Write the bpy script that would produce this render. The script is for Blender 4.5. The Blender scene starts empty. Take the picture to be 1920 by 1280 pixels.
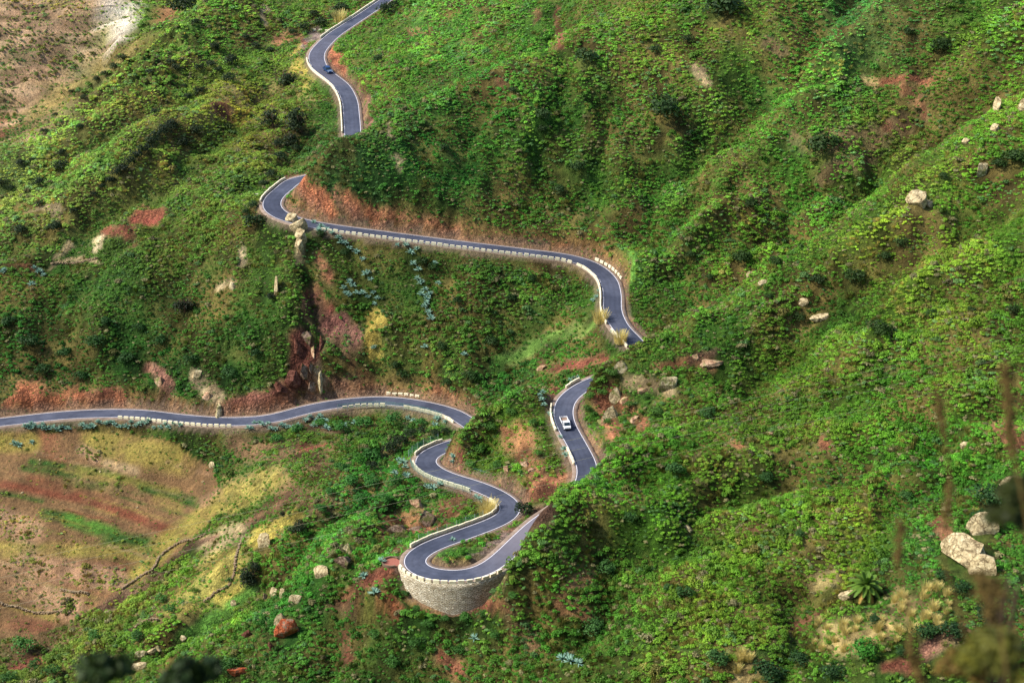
import bpy, bmesh, math, random
import numpy as np
from mathutils import Vector, Matrix
R_ = math.radians
scene = bpy.context.scene
COL = scene.collection
# ---------------------------------------------------------------- camera, world, sun, exposure
cd = bpy.data.cameras.new('camera'); cam = bpy.data.objects.new('camera', cd); COL.objects.link(cam)
cd.sensor_width = 36; cd.lens = 36 * 3000 / 1920; cd.clip_end = 5000; cd.clip_start = .3
cam.rotation_euler = (R_(90 - 23), 0, 0); scene.camera = cam
cd.dof.use_dof = True; cd.dof.focus_distance = 470; cd.dof.aperture_fstop = 1.5
SUN_EL, SUN_AZ = 46.0, -97.0                                       # azimuth from +Y, clockwise seen from above
world = bpy.data.worlds.new('World'); scene.world = world; world.use_nodes = True
wn = world.node_tree; bg = wn.nodes['Background']
sky = wn.nodes.new('ShaderNodeTexSky'); sky.sky_type = 'NISHITA'; sky.sun_disc = False
sky.sun_elevation = R_(SUN_EL); sky.sun_rotation = R_(SUN_AZ); sky.altitude = 600; sky.dust_density = 2.0
wn.links.new(sky.outputs[0], bg.inputs[0]); bg.inputs[1].default_value = .15
sd = bpy.data.lights.new('sun', 'SUN'); sd.energy = 3.6; sd.angle = R_(2.5); sd.color = (1, .94, .84)
sun = bpy.data.objects.new('sun', sd); COL.objects.link(sun)
_a, _e = R_(SUN_AZ), R_(SUN_EL)
sdir = Vector((math.sin(_a) * math.cos(_e), math.cos(_a) * math.cos(_e), math.sin(_e)))
sun.rotation_euler = sdir.to_track_quat('Z', 'Y').to_euler()
scene.view_settings.view_transform = 'Standard'; scene.view_settings.look = 'None'
scene.view_settings.exposure = .68; scene.view_settings.gamma = 1
scene.render.engine = 'CYCLES'
rng = np.random.RandomState(7)
random.seed(7)
# ---------------------------------------------------------------- terrain maths (numpy only)
FPX = 3000.0; P0 = math.radians(23.0)
_F = np.array([0, math.cos(P0), -math.sin(P0)]); _U = np.array([0, math.sin(P0), math.cos(P0)])
def ray(u, v):
    return _F + np.array([(u - 960) / FPX, 0, 0]) - _U * ((v - 640) / FPX)
def py(u, v, y):
    d = ray(u, v); return d * (y / d[1])
def pz(u, v, z):
    d = ray(u, v); return d * (z / d[2])
def project(x, y, z):
    c = y * _F[1] + z * _F[2]; w = y * _U[1] + z * _U[2]
    return 960 + FPX * x / c, 640 - FPX * w / c, c

def hash2(ix, iy, seed):
    h = (ix.astype(np.int64) * 374761393 + iy.astype(np.int64) * 668265263 + seed * 1442695041) & 0xFFFFFFFF
    h = ((h ^ (h >> 13)) * 1274126177) & 0xFFFFFFFF
    h = (h ^ (h >> 16)) & 0xFFFFFFFF
    return h / 4294967295.0
def vnoise(x, y, s, seed=0):
    x = np.asarray(x) / s + 1000; y = np.asarray(y) / s + 1000
    ix = np.floor(x); iy = np.floor(y); fx = x - ix; fy = y - iy
    fx = fx * fx * fx * (fx * (fx * 6 - 15) + 10); fy = fy * fy * fy * (fy * (fy * 6 - 15) + 10)
    a = hash2(ix, iy, seed); b = hash2(ix + 1, iy, seed); c = hash2(ix, iy + 1, seed); d = hash2(ix + 1, iy + 1, seed)
    return (a * (1 - fx) + b * fx) * (1 - fy) + (c * (1 - fx) + d * fx) * fy
def fbm(x, y, s, seed=0, o=4):
    t = 0; a = 1; n = 0
    for k in range(o):
        t = t + a * (vnoise(x * .8 + y * .6, y * .8 - x * .6, s, seed + k) - .5) * 2; n += a
        a *= .5; s /= 2.03
    return t / n                                                   # about -0.6 .. 0.6

ROAD_PTS = [  # pixel u, v, height z, asphalt width
 (-420,850,-227,6.2),(-280,826,-223,6.2),(-150,806,-220,6.2),(0,791,-217,6.2),(134,777,-215.2,6),(252,775,-213.8,6),(336,784,-212.8,6),(420,790,-211.8,6),
 (504,785,-210.8,6),(580,766,-209.9,6),(630,757,-209.3,6),(692,751,-208.5,6),(742,752,-207.9,6),(805,762,-207,6),(850,775,-206.3,6),
 (872,788,-205.8,6),(892,803,-205.2,6),(878,824,-204.5,6),(840,836,-203.8,6),(808,850,-203.0,6),(797,865,-202.3,6),(811,881,-201.5,5.8),(842,895,-200.8,5.6),
 (892,910,-199.8,5.4),(928,925,-199.1,5.4),(949,938,-198.5,5.4),(958,951,-198.1,5.4),(951,966,-197.7,5.4),(930,978,-197.4,5.4),(897,991,-197.0,5.4),
 (855,1006,-196.6,5.4),(812,1022,-196.2,5.4),(785,1037,-195.9,5.5),(775,1051,-195.7,5.5),(783,1065,-195.5,5.3),(810,1075,-195.2,5.2),(850,1079,-194.9,5.2),
 (887,1075,-194.6,5.2),(920,1061,-194.2,5.2),(943,1043,-193.9,5.2),(967,1020,-193.5,5.2),(992,996,-193.1,5.2),(1018,975,-192.8,5.4),(1062,946,-192.2,5.4),
 (1096,908,-191.4,5.5),(1101,876,-190.8,5.6),(1089,847,-190.2,5.6),(1074,820,-189.5,5.6),(1060,793,-188.8,5.6),(1056,770,-188.2,5.6),(1062,750,-187.6,5.6),
 (1080,733,-187,5.6),(1100,721,-186.6,5.6),(1142,704,-186,5.6),(1185,684,-184.6,5.6),(1205,662,-183,5.6),(1190,640,-181.4,5.6),(1164,614,-180.2,5.7),
 (1149,583,-179,5.8),(1148,550,-177.8,5.8),(1138,520,-176.6,5.8),(1107,496,-175.2,5.9),(1065,483,-174.0,6),(982,472,-172.2,6),(857,457,-169.8,6),
 (732,441,-167.5,6),(607,424,-165.3,6),(565,416,-164.5,6),(535,407,-163.9,6),(517,397,-163.4,6.2),(509,385,-162.9,6.2),(514,370,-162.4,6.2),(531,355,-161.9,6.2),
 (553,338,-161.2,6.2),(587,331,-160.6,6.2),(624,314,-159.6,6.2),(650,290,-158.2,6.2),(661,264,-156.8,6.2),(661,245,-155.9,6.2),(659,215,-154.6,6.2),(655,187,-153.3,6.2),(640,160,-151.5,6.3),(604,131,-149.2,6.4),
 (594,113,-147.8,6.6),(595,99,-146.7,6.6),(607,83,-145.4,6.5),(628,64,-143.8,6.3),(655,46,-141.9,6.2),(690,23,-139,6),(722,1,-136.2,6),(770,-32,-131.5,6),(850,-80,-124,6),(960,-140,-114,6)]

def catmull(P, step=.5):
    P = np.array(P, float); out = []
    for i in range(len(P) - 1):
        p0 = P[max(i - 1, 0)]; p1 = P[i]; p2 = P[i + 1]; p3 = P[min(i + 2, len(P) - 1)]
        d = lambda a, b: max(np.linalg.norm(a[:3] - b[:3]), .01) ** .5
        t0 = 0; t1 = t0 + d(p0, p1); t2 = t1 + d(p1, p2); t3 = t2 + d(p2, p3)
        n = max(2, int(np.linalg.norm(p2[:3] - p1[:3]) / step))
        for t in np.linspace(t1, t2, n, endpoint=False):
            A1 = (t1 - t) / (t1 - t0) * p0 + (t - t0) / (t1 - t0) * p1; A2 = (t2 - t) / (t2 - t1) * p1 + (t - t1) / (t2 - t1) * p2
            A3 = (t3 - t) / (t3 - t2) * p2 + (t - t2) / (t3 - t2) * p3
            B1 = (t2 - t) / (t2 - t0) * A1 + (t - t0) / (t2 - t0) * A2; B2 = (t3 - t) / (t3 - t1) * A2 + (t - t1) / (t3 - t1) * A3
            out.append((t2 - t) / (t2 - t1) * B1 + (t - t1) / (t2 - t1) * B2)
    out.append(P[-1]); return np.array(out)
_c = catmull([tuple(pz(u, v, z)) + (w,) for u, v, z, w in ROAD_PTS], .4)
for _ in range(60):                                                # smooth the course
    _c[1:-1] = .25 * _c[:-2] + .5 * _c[1:-1] + .25 * _c[2:]
_s = np.r_[0, np.cumsum(np.linalg.norm(np.diff(_c[:, :2], axis=0), axis=1))]
RS = np.arange(0, _s[-1], .5)
RC = np.stack([np.interp(RS, _s, _c[:, k]) for k in range(4)], 1)   # x y z width
_t = np.gradient(RC[:, :2], axis=0); _t /= np.linalg.norm(_t, axis=1)[:, None]
RN = np.stack([-_t[:, 1], _t[:, 0]], 1)                             # left normal (walking up the road)
RT = _t

ANCH = [  # pixel u, v, distance y
 # slope above the lower left road
 (0,700,462),(0,600,477),(0,500,494),(0,400,520),(150,740,455),(150,600,474),(150,500,491),(150,400,515),(300,720,452),(300,600,470),(300,500,487),(300,400,510),
 (420,700,452),(450,600,465),(450,500,480),(450,410,494),(560,440,477),(560,500,469),(560,600,457),(560,690,449),(640,720,447),
 # upper left hill
 (300,300,540),(300,200,585),(450,300,540),(450,200,595),(150,300,545),(420,100,655),(520,60,680),(500,150,625),(560,200,590),(600,260,562),(540,300,535),(0,330,550),(480,0,720),(600,0,725),
 # below the lower left road
 (100,835,438),(0,840,440),(100,1000,401),(0,1000,405),(350,900,425),(350,1000,400),(100,1200,365),(0,1280,345),(300,1100,378),(400,1050,380),(250,1200,350),
 (250,1280,332),(300,840,432),(450,900,410),(450,845,426),(600,800,429),(700,800,428),(800,800,424),(560,870,405),(650,850,407),(740,835,408),(600,900,392),(700,900,380),
 (500,1000,372),(500,1100,350),(400,1200,330),(650,1000,352),(600,1150,328),(700,1085,328),(600,1280,308),(400,1280,317),(730,985,357),(800,960,362),(860,940,365),
 (850,1200,310),(850,1280,302),(760,1180,313),(940,1180,304),(1000,1280,291),(700,1200,318),(820,1142,315.6),(880,1137,314.2),(770,1105,319),(930,1100,312),
 # inside the hairpin
 (870,1045,326.5),(920,1030,331),(960,1000,340),
 # spur C face
 (1000,800,386),(900,850,389),(980,850,380),(1000,920,359),(950,890,370),(930,820,394),
 # slope below the middle road
 (1040,680,434),(900,735,433),(850,760,430),(950,600,454),(900,510,466),(800,600,457),(800,700,443),(700,700,446),(650,600,460),(620,520,470),(750,520,469),(1050,560,456),(1100,640,440),(1000,640,447),(700,640,454),
 # ridge D face
 (700,350,488),(620,350,483),(800,380,484),(900,300,503),(900,400,483),(1050,400,481),(1050,250,508),(1050,150,528),(800,260,505),(1100,440,472),
 # behind ridge D
 (720,190,577),(700,120,615),(680,150,600),(800,150,592),(900,100,602),(960,60,612),(850,0,655),(1000,0,625),(780,60,645),(1100,0,595),
 # right middle slopes
 (1200,590,443),(1180,480,466),(1300,500,455),(1400,430,465),(1550,330,480),(1750,200,495),(1900,90,503),(1500,200,507),(1300,250,505),(1500,0,545),(1750,0,532),(1920,0,520),
 (1300,0,565),(1200,350,487),(1200,150,527),(1250,420,472),(1350,330,487),(1650,100,520),
 # front right spur
 (1500,640,395),(1300,700,389),(1170,690,396),(1140,760,392),(1130,810,377),(1200,760,383),(1300,790,371),(1200,900,340),(1100,1000,318),(1000,1150,306),(1100,1280,285),(1300,1100,300),(1300,1280,275),
 (1500,900,335),(1500,1100,300),(1600,1280,265),(1900,1280,255),(1900,1000,300),(1900,800,335),(1900,600,370),(1900,400,405),(1900,250,435),(1700,500,395),(1700,700,362),
 (1500,760,368),(1500,560,409),(1700,1000,305),(1350,620,405),(1700,850,335),(1300,900,342),(1250,650,400),(1100,1120,306),
]
CREST = [  # pixel u, v, distance y, depth of hollow behind, step back
 (560,328,484,3,9),(578,313,486,5,14),(600,295,491,5,14),(640,258,498,7,20),(690,235,509,8,22),(740,214,520,7,22),(800,185,526,6,24),(880,150,535,5,24),(960,110,543,5,24),(1050,50,560,4,24),
 (0,268,580,14,40),(70,235,592,14,40),(140,185,604,14,40),(250,105,640,12,40),(330,35,670,10,40),(400,-30,700,8,40),
 (1222,630,406,5,10),(1180,654,402,5,9),(1140,677,399,4,8),(1112,697,397,3,7),(1300,585,412,6,15),(1420,500,425,9,18),(1500,460,432,10,20),(1600,385,441,11,22),(1700,310,448,11,22),(1800,240,453,11,22),(1920,160,462,11,22),
 (1210,812,358,3,8),(1150,840,350,4,7),(1106,868,344,5,7),(1050,923,332,5,7),(1030,941,327,5,7),(1014,954,321,5,7),(985,1000,317.5,4,6),(957,1047,312,3,6),(946,1092,309,2,5),
 (1065,700,404,5,9),(1000,726,401,5,12),(950,750,399,5,12),(900,777,396,4,9),(857,804,391.5,4,7),(847,828,389,3,6),
]
WORLD = [  # beyond the frame: x, y, z
 (-260,300,-250),(-260,420,-232),(-260,520,-190),(-300,700,-190),(-200,760,-190),(-120,820,-160),(-250,900,-140),(0,820,-95),(0,1000,-60),(150,700,-70),(260,600,-90),(260,420,-110),(220,300,-150),
 (260,1000,-30),(-300,1050,-80),(-60,740,-125),(60,640,-100),
 (-20,255,-232),(-90,270,-245),(60,240,-222),(110,225,-212),(-180,280,-255)]
FAR = [(0,235,720),(0,100,770),(0,0,805),(120,140,750),(120,0,805),(220,80,765),(220,0,800),(300,10,790),(50,180,740)]
def _centers():
    P = [py(u, v, y) for u, v, y in ANCH]; P += [py(u, v, y) for u, v, y in FAR]
    for u, v, y, dp, bk in CREST:
        c = py(u, v, y); P.append(c)
        P.append(np.array([c[0] * (1 + bk / y), y + bk, c[2] * (1 + bk / y) - dp]))
    P = np.array(P + [np.array(w, float) for w in WORLD])
    r = RC[::12, :3]
    d = np.sqrt(((P[:, None, :2] - r[None, :, :2]) ** 2).sum(2)).min(1)
    P = P[d > 4.2]
    return np.vstack([P, r])
_P = _centers()
_K = np.sqrt(((_P[:, None, :2] - _P[None, :, :2]) ** 2).sum(2) + 4.0)
_n = len(_P); _A = np.zeros((_n + 3, _n + 3)); _A[:_n, :_n] = _K - np.eye(_n) * .25
_A[:_n, _n] = 1; _A[:_n, _n + 1:] = _P[:, :2] / 100; _A[_n:, :_n] = _A[:_n, _n:].T
_w = np.linalg.solve(_A, np.r_[_P[:, 2], 0, 0, 0])
def rbf(x, y):
    sh = x.shape; x = x.ravel(); y = y.ravel(); out = np.empty(len(x))
    for i in range(0, len(x), 20000):
        xx = x[i:i + 20000, None]; yy = y[i:i + 20000, None]
        out[i:i + 20000] = np.sqrt((xx - _P[None, :, 0]) ** 2 + (yy - _P[None, :, 1]) ** 2 + 4.0) @ _w[:_n] + _w[_n] + xx[:, 0] / 100 * _w[_n + 1] + yy[:, 0] / 100 * _w[_n + 2]
    return out.reshape(sh)

GULLY = [ # photo-surveyed gullies (+) and ribs (-): pixels, depth, half width
 ([(1165,462),(1240,340),(1330,230),(1480,90),(1560,-20)],7,11),([(1240,500),(1400,405),(1560,318),(1700,245),(1900,120)],6,9),([(1180,180),(1100,330),(1065,400)],4,8),([(1035,20),(1050,150),(1010,320)],3,8),
 ([(1440,700),(1500,600),(1600,520),(1700,450),(1900,330)],5,9),([(1180,880),(1300,840),(1500,770),(1700,700)],1.5,7),([(1090,1180),(1250,1010),(1420,900),(1600,860)],4,9),([(1500,1200),(1600,1060),(1750,900)],3,8),
 ([(60,470),(180,425),(300,335),(430,240),(520,150)],3,8),([(0,360),(100,300),(250,215),(370,130)],4,9),([(505,350),(530,285),(590,210)],3,6),([(830,805),(770,830),(700,895),(600,965),(480,1080),(330,1190)],5,8),
 ([(890,738),(990,630),(1090,565)],4,8),([(592,475),(605,560),(592,640),(590,715)],4.5,4.5),([(350,520),(310,620),(250,700)],2.5,8),([(130,520),(110,620),(90,710)],2.5,9),([(800,420),(840,300),(900,200)],2.5,9),([(970,430),(990,300)],2,7),
 ([(1640,560),(1760,560),(1900,520)],3,7),([(1600,760),(1780,780),(1900,760)],3,8),([(1240,560),(1330,520),(1420,470)],2,6),([(720,1250),(800,1200)],2,6),([(580,1250),(640,1180),(690,1110)],3,7),([(1700,140),(1800,60),(1850,0)],4,10),([(1400,330),(1500,220),(1620,120)],4,9),
 ([(960,650),(1060,590)],-2.5,6),([(1300,400),(1400,300),(1520,190),(1620,60)],-4,9),([(1350,620),(1450,590),(1600,470),(1750,380)],-2.5,8),([(1230,950),(1400,800),(1600,680)],-1.5,9),([(600,1080),(700,980),(760,900)],-3,8),([(120,400),(260,300),(400,210)],-3,9),([(900,380),(920,250),(1000,140)],-3,9),([(200,640),(200,520)],-2.5,9),([(450,660),(440,500)],-2.5,9)]
CRAGS = [(50,745,150,738,18,1.6),(285,690,420,770,26,2.0),(430,760,590,735,26,1.8),(560,600,610,720,26,2.4),(600,540,650,660,26,1.6),(550,345,700,410,26,1.4),(1120,740,1200,790,34,2.0),(950,840,1040,900,34,1.4),(730,960,850,980,34,1.4),(60,60,230,60,120,3.0),(60,180,120,180,60,3.0),(715,1120,740,1150,24,1.2),(880,1120,950,1130,24,1.2),(1230,690,1350,690,20,1.2),(260,410,300,415,20,1.2)]
_ru, _rv, _ = project(RC[:, 0], RC[:, 1], RC[:, 2])
def ridx(u, v, lo=0, hi=10 ** 9):
    d = (_ru - u) ** 2 + (_rv - v) ** 2; d = d.copy(); d[:lo] = 1e9; d[hi:] = 1e9
    return int(np.argmin(d))
WALL0 = ridx(781, 1062); WALL1 = ridx(930, 1053)
# rectilinear grid, fine where the picture looks closely
XS = np.concatenate([np.arange(-420, -160, 10.), np.arange(-160, 135, .8), np.arange(135, 420, 10.)])
YS = np.concatenate([np.arange(-30, 250, 4.), np.arange(250, 560, .8), np.arange(560, 860, 1.6), np.arange(860, 1300, 12.)])
def build_terrain():
    X, Y = np.meshgrid(XS, YS)
    far = rbf(np.clip(X, -300, 300), np.clip(Y, 245, 1050))
    far = far + np.maximum(Y - 1050, 0) * .3
    # the viewer's own hillside
    near = np.where(Y < 1, -1.75, -1.75 - .80 * (Y - 1)) + np.minimum(0, -(Y - 40) * .45) * (Y > 40) + np.abs(X) * -.05
    valley = -262 + .0 * Y
    w = np.clip((Y - 205) / 45, 0, 1); w = w * w * (3 - 2 * w)
    Z = np.where(Y < 250, np.maximum(near, valley) * (1 - w) + far * w, far)
    # road distance fields
    dmin = np.full(X.shape, 1e3); zr = np.zeros(X.shape); hw = np.full(X.shape, 3.); side = np.zeros(X.shape); si = np.zeros(X.shape, int)
    lo = np.full(X.shape, -1e4); up = np.full(X.shape, 1e4)
    for i in range(0, len(RC), 1):
        x, y, z, W = RC[i]
        a = np.searchsorted(XS, x - 30); b = np.searchsorted(XS, x + 30); c = np.searchsorted(YS, y - 30); e = np.searchsorted(YS, y + 30)
        dx = X[c:e, a:b] - x; dy = Y[c:e, a:b] - y
        if dx.size == 0: continue
        d = np.sqrt(dx * dx + dy * dy)
        m = d < dmin[c:e, a:b]
        s = dx * RN[i, 0] + dy * RN[i, 1]
        for arr, val in ((dmin, d), (zr, z), (hw, W / 2), (side, s), (si, i)):
            sub = arr[c:e, a:b]; sub[m] = (val[m] if isinstance(val, np.ndarray) else val)
        ww = W / 2 + 1.3
        ex = np.maximum(d - ww, 0)
        lo[c:e, a:b] = np.maximum(lo[c:e, a:b], z - .35 - 1.35 * ex)
        up[c:e, a:b] = np.minimum(up[c:e, a:b], z - .35 + 2.6 * ex)
    rg = (.5 - np.abs(fbm(X + .25 * Y, Y * .45, 16, 21, 3))) * 2.0     # small gullies running downhill
    nz = fbm(X, Y, 34, 3, 3) * 2.1 + fbm(X, Y, 9, 9, 3) * 1.0 + (rg - .8) * 1.0
    fade = np.clip((dmin - 5) / 14, 0, 1) * np.clip((Y - 240) / 30, 0, 1)
    gz = np.zeros(X.shape)
    for L, dep, wd in GULLY:
        P = []
        for u, v in L:
            d = ray(u, v); t = np.arange(240, 900, 2.0); q = d[None] * t[:, None]; i = np.clip(np.searchsorted(XS, q[:, 0]), 0, len(XS) - 1); j = np.clip(np.searchsorted(YS, q[:, 1]), 0, len(YS) - 1)
            k = np.argmax(q[:, 2] < Z[j, i]); P.append(q[k, :2])
        best = np.full(X.shape, 1e9)
        for (ax, ay), (bx, by) in zip(P[:-1], P[1:]):
            dx, dy = bx - ax, by - ay; wx = X + fbm(X, Y, 14, 17, 2) * 9; wy = Y + fbm(X, Y, 14, 27, 2) * 9
            t = np.clip(((wx - ax) * dx + (wy - ay) * dy) / (dx * dx + dy * dy), 0, 1); best = np.minimum(best, np.hypot(wx - ax - t * dx, wy - ay - t * dy))
        gz -= (1.5 if dep > 0 else 1.25) * dep * np.exp(-(best / wd) ** 1.7)
    U_, V_, _c2 = project(X, Y, Z); rg2 = np.abs(fbm(X, Y, 4.5, 43, 4)) * 2.2 + np.abs(fbm(X * 1.0, Y * .5, 11, 47, 3)) * 1.6
    for x1, y1, x2, y2, r_, am in CRAGS:
        dx, dy = x2 - x1, y2 - y1; q = np.clip(((U_ - x1) * dx + (V_ - y1) * dy) / (dx * dx + dy * dy), 0, 1); d = np.hypot(U_ - x1 - q * dx, V_ - y1 - q * dy)
        gz += 1.25 * am * (.6 - rg2) * np.clip((r_ * 1.3 - d) / (r_ * .5), 0, 1)
    nz = nz + gz
    # keep crests where they are: less relief in front of the visible road pieces
    Z = Z + nz * fade
    nat = Z.copy()
    Z = np.minimum(np.maximum(Z, lo), up)
    crag = np.clip((dmin - hw - 1.8) / 2, 0, 1) * np.clip((nat - Z) / 1.0, 0, 1)
    Z = Z - crag * (np.abs(fbm(X, Y, 3.2, 33, 3)) * 2.6 + fbm(X, Y, 7, 39, 2) * 1.5)
    flat = dmin < hw + 1.3
    Z = np.where(flat, zr - .35, Z)
    # foot of the retaining wall round the lowest hairpin
    ih = np.interp(si, [WALL0 - 4, WALL0, (WALL0 + WALL1) // 2, WALL1, WALL1 + 4], [0, 3.0, 6.9, 3.2, 0])
    m = (si > WALL0 - 4) & (si < WALL1 + 4) & (side < 0) & (dmin > hw + 1.1) & (dmin < 9)
    Z = np.where(m, np.minimum(Z, zr - ih - .75 * (dmin - hw - 1.1) + 2.6 * np.maximum(dmin - 6.5, 0)), Z)
    i0 = ridx(775, 1051); pc = RC[i0, :2] - RN[i0] * 5.6; dp_ = np.hypot(X - pc[0], Y - pc[1])     # ground round the viewing bay
    Z = np.where(flat | (dp_ > 9), Z, np.maximum(Z, RC[i0, 2] - .3 - .8 * np.maximum(dp_ - 3.4, 0)))
    return X, Y, Z, dmin, nat, side, si
_iy = None
TX, TY, TZ, DM, NAT, SIDE, SI = build_terrain()
def ground(x, y):
    x = np.asarray(x, float); y = np.asarray(y, float)
    i = np.clip(np.searchsorted(XS, x) - 1, 0, len(XS) - 2); j = np.clip(np.searchsorted(YS, y) - 1, 0, len(YS) - 2)
    fx = (x - XS[i]) / (XS[i + 1] - XS[i]); fy = (y - YS[j]) / (YS[j + 1] - YS[j])
    return (TZ[j, i] * (1 - fx) + TZ[j, i + 1] * fx) * (1 - fy) + (TZ[j + 1, i] * (1 - fx) + TZ[j + 1, i + 1] * fx) * fy
def gridval(A, x, y):
    i = np.clip(np.searchsorted(XS, x), 0, len(XS) - 1); j = np.clip(np.searchsorted(YS, y), 0, len(YS) - 1)
    return A[j, i]
_tt = np.arange(235, 1100, .5)
def hit(u, v):                                                     # first point of the hillside seen in a direction
    d = ray(u, v); p = d[None, :] * _tt[:, None]
    g = ground(p[:, 0], p[:, 1]); k = np.argmax(p[:, 2] < g)
    return np.array([p[k, 0], p[k, 1], g[k]])
def pxm(u, v, p=None):                                             # metres per photo pixel there
    p = hit(u, v) if p is None else p
    return project(*p)[2] / FPX

# ---------------------------------------------------------------- helpers
def prop(o, label=None, cat=None, group=None, kind=None):
    if label: o['label'] = label
    if cat: o['category'] = cat
    if group: o['group'] = group
    if kind: o['kind'] = kind
    return o
def npmesh(name, V, F, mats=(), smooth=False, matidx=None):
    me = bpy.data.meshes.new(name); V = np.asarray(V, np.float32)
    me.vertices.add(len(V)); me.vertices.foreach_set('co', V.ravel())
    if isinstance(F, np.ndarray):
        n, k = F.shape; tot = np.full(n, k, np.int32); flat = F.ravel().astype(np.int32)
    else:
        tot = np.array([len(f) for f in F], np.int32); flat = np.array([i for f in F for i in f], np.int32); n = len(F)
    me.loops.add(len(flat)); me.loops.foreach_set('vertex_index', flat)
    me.polygons.add(n); me.polygons.foreach_set('loop_start', np.r_[0, np.cumsum(tot)[:-1]].astype(np.int32))
    me.update(calc_edges=True)
    for m in mats: me.materials.append(m)
    if matidx is not None: me.polygons.foreach_set('material_index', np.asarray(matidx, np.int32))
    me.polygons.foreach_set('use_smooth', np.full(n, smooth))
    me.validate(); return me
def link(name, me, parent=None, loc=(0, 0, 0), rot=(0, 0, 0), scl=(1, 1, 1)):
    o = bpy.data.objects.new(name, me); COL.objects.link(o); o.location = loc; o.rotation_euler = rot; o.scale = scl
    if parent: o.parent = parent
    return o
def empty(name, loc, rotz=0, scl=(1, 1, 1)):
    o = bpy.data.objects.new(name, None); COL.objects.link(o); o.location = loc; o.rotation_euler = (0, 0, rotz); o.scale = scl
    o.empty_display_size = .3; return o
class MB:
    def __init__(s): s.v = []; s.f = []; s.m = []
    def add(s, V, F, m=0):
        b = len(s.v); s.v += [tuple(p) for p in V]; s.f += [tuple(i + b for i in f) for f in F]; s.m += [m] * len(F); return s
    def box(s, c, d, M=None, m=0):
        V = [Vector((c[0] + a * d[0] / 2, c[1] + b * d[1] / 2, c[2] + e * d[2] / 2)) for e in (-1, 1) for b in (-1, 1) for a in (-1, 1)]
        if M: V = [M @ p for p in V]
        return s.add(V, [(0, 2, 3, 1), (4, 5, 7, 6), (0, 1, 5, 4), (2, 6, 7, 3), (0, 4, 6, 2), (1, 3, 7, 5)], m)
    def prism(s, prof, y0, y1, m=0, inset=0):                      # profile in x,z swept along y
        n = len(prof); cx = sum(p[0] for p in prof) / n
        V = [(p[0], y0, p[1]) for p in prof] + [(p[0], y1, p[1]) for p in prof]
        return s.add(V, [tuple(range(n)), tuple(range(2 * n - 1, n - 1, -1))] + [(i, i + n, (i + 1) % n + n, (i + 1) % n) for i in range(n)], m)
    def tube(s, pts, rad, k=6, m=0, cap=True):
        pts = [Vector(p) for p in pts]; b = len(s.v); n = len(pts)
        for i, p in enumerate(pts):
            t = (pts[min(i + 1, n - 1)] - pts[max(i - 1, 0)]).normalized()
            a = t.orthogonal().normalized() if abs(t.z) > .9 else t.cross(Vector((0, 0, 1))).normalized()
            c = t.cross(a); r = rad[i] if hasattr(rad, '__len__') else rad
            for q in range(k):
                w = 2 * math.pi * q / k; s.v.append(tuple(p + (a * math.cos(w) + c * math.sin(w)) * r))
        for i in range(n - 1):
            for q in range(k):
                s.f.append((b + i * k + q, b + i * k + (q + 1) % k, b + (i + 1) * k + (q + 1) % k, b + (i + 1) * k + q)); s.m.append(m)
        if cap:
            s.f.append(tuple(b + q for q in range(k))[::-1]); s.m.append(m); s.f.append(tuple(b + (n - 1) * k + q for q in range(k))); s.m.append(m)
        return s
    def mesh(s, name, mats, smooth=False, bevel=0):
        me = npmesh(name, s.v, s.f, mats, smooth, s.m)
        bm = bmesh.new(); bm.from_mesh(me); bmesh.ops.recalc_face_normals(bm, faces=bm.faces)
        if bevel: bmesh.ops.bevel(bm, geom=[e for e in bm.edges if len(e.link_faces) == 2 and e.calc_face_angle(0) > .5], offset=bevel, segments=2, affect='EDGES', profile=.7)
        bm.to_mesh(me); bm.free(); return me
def srgb(r, g, b, k=1.0):
    f = lambda c: ((c / 255) / 12.92 if c <= 10 else ((c / 255 + .055) / 1.055) ** 2.4) * k
    return np.array([f(r), f(g), f(b)])

# ---------------------------------------------------------------- materials
def newmat(name, col=(.5, .5, .5), rough=.8, spec=.3, metal=0):
    m = bpy.data.materials.new(name); m.use_nodes = True; b = m.node_tree.nodes['Principled BSDF']
    b.inputs['Base Color'].default_value = (*col, 1); b.inputs['Roughness'].default_value = rough
    b.inputs['Specular IOR Level'].default_value = spec; b.inputs['Metallic'].default_value = metal
    return m, m.node_tree, b
def N(nt, t, **kw):
    n = nt.nodes.new(t)
    for k, v in kw.items():
        if k.startswith('i_'): n.inputs[k[2:].replace('_', ' ')].default_value = v
        else: setattr(n, k, v)
    return n
def ramp(nt, fac, stops):
    r = N(nt, 'ShaderNodeValToRGB'); e = r.color_ramp.elements
    e[0].position, e[0].color = stops[0][0], (*stops[0][1], 1); e[1].position, e[1].color = stops[-1][0], (*stops[-1][1], 1)
    for p, c in stops[1:-1]: q = e.new(p); q.color = (*c, 1)
    nt.links.new(fac, r.inputs[0]); return r.outputs[0]
def noise(nt, scale, detail=4, rough=.6, vec=None, dist=0):
    n = N(nt, 'ShaderNodeTexNoise'); n.inputs['Scale'].default_value = scale; n.inputs['Detail'].default_value = detail
    n.inputs['Roughness'].default_value = rough; n.inputs['Distortion'].default_value = dist
    if vec is None: vec = pos(nt)
    nt.links.new(vec, n.inputs['Vector']); return n.outputs['Fac']
def pos(nt): return N(nt, 'ShaderNodeNewGeometry').outputs['Position']
def objco(nt): return N(nt, 'ShaderNodeTexCoord').outputs['Object']
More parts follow.
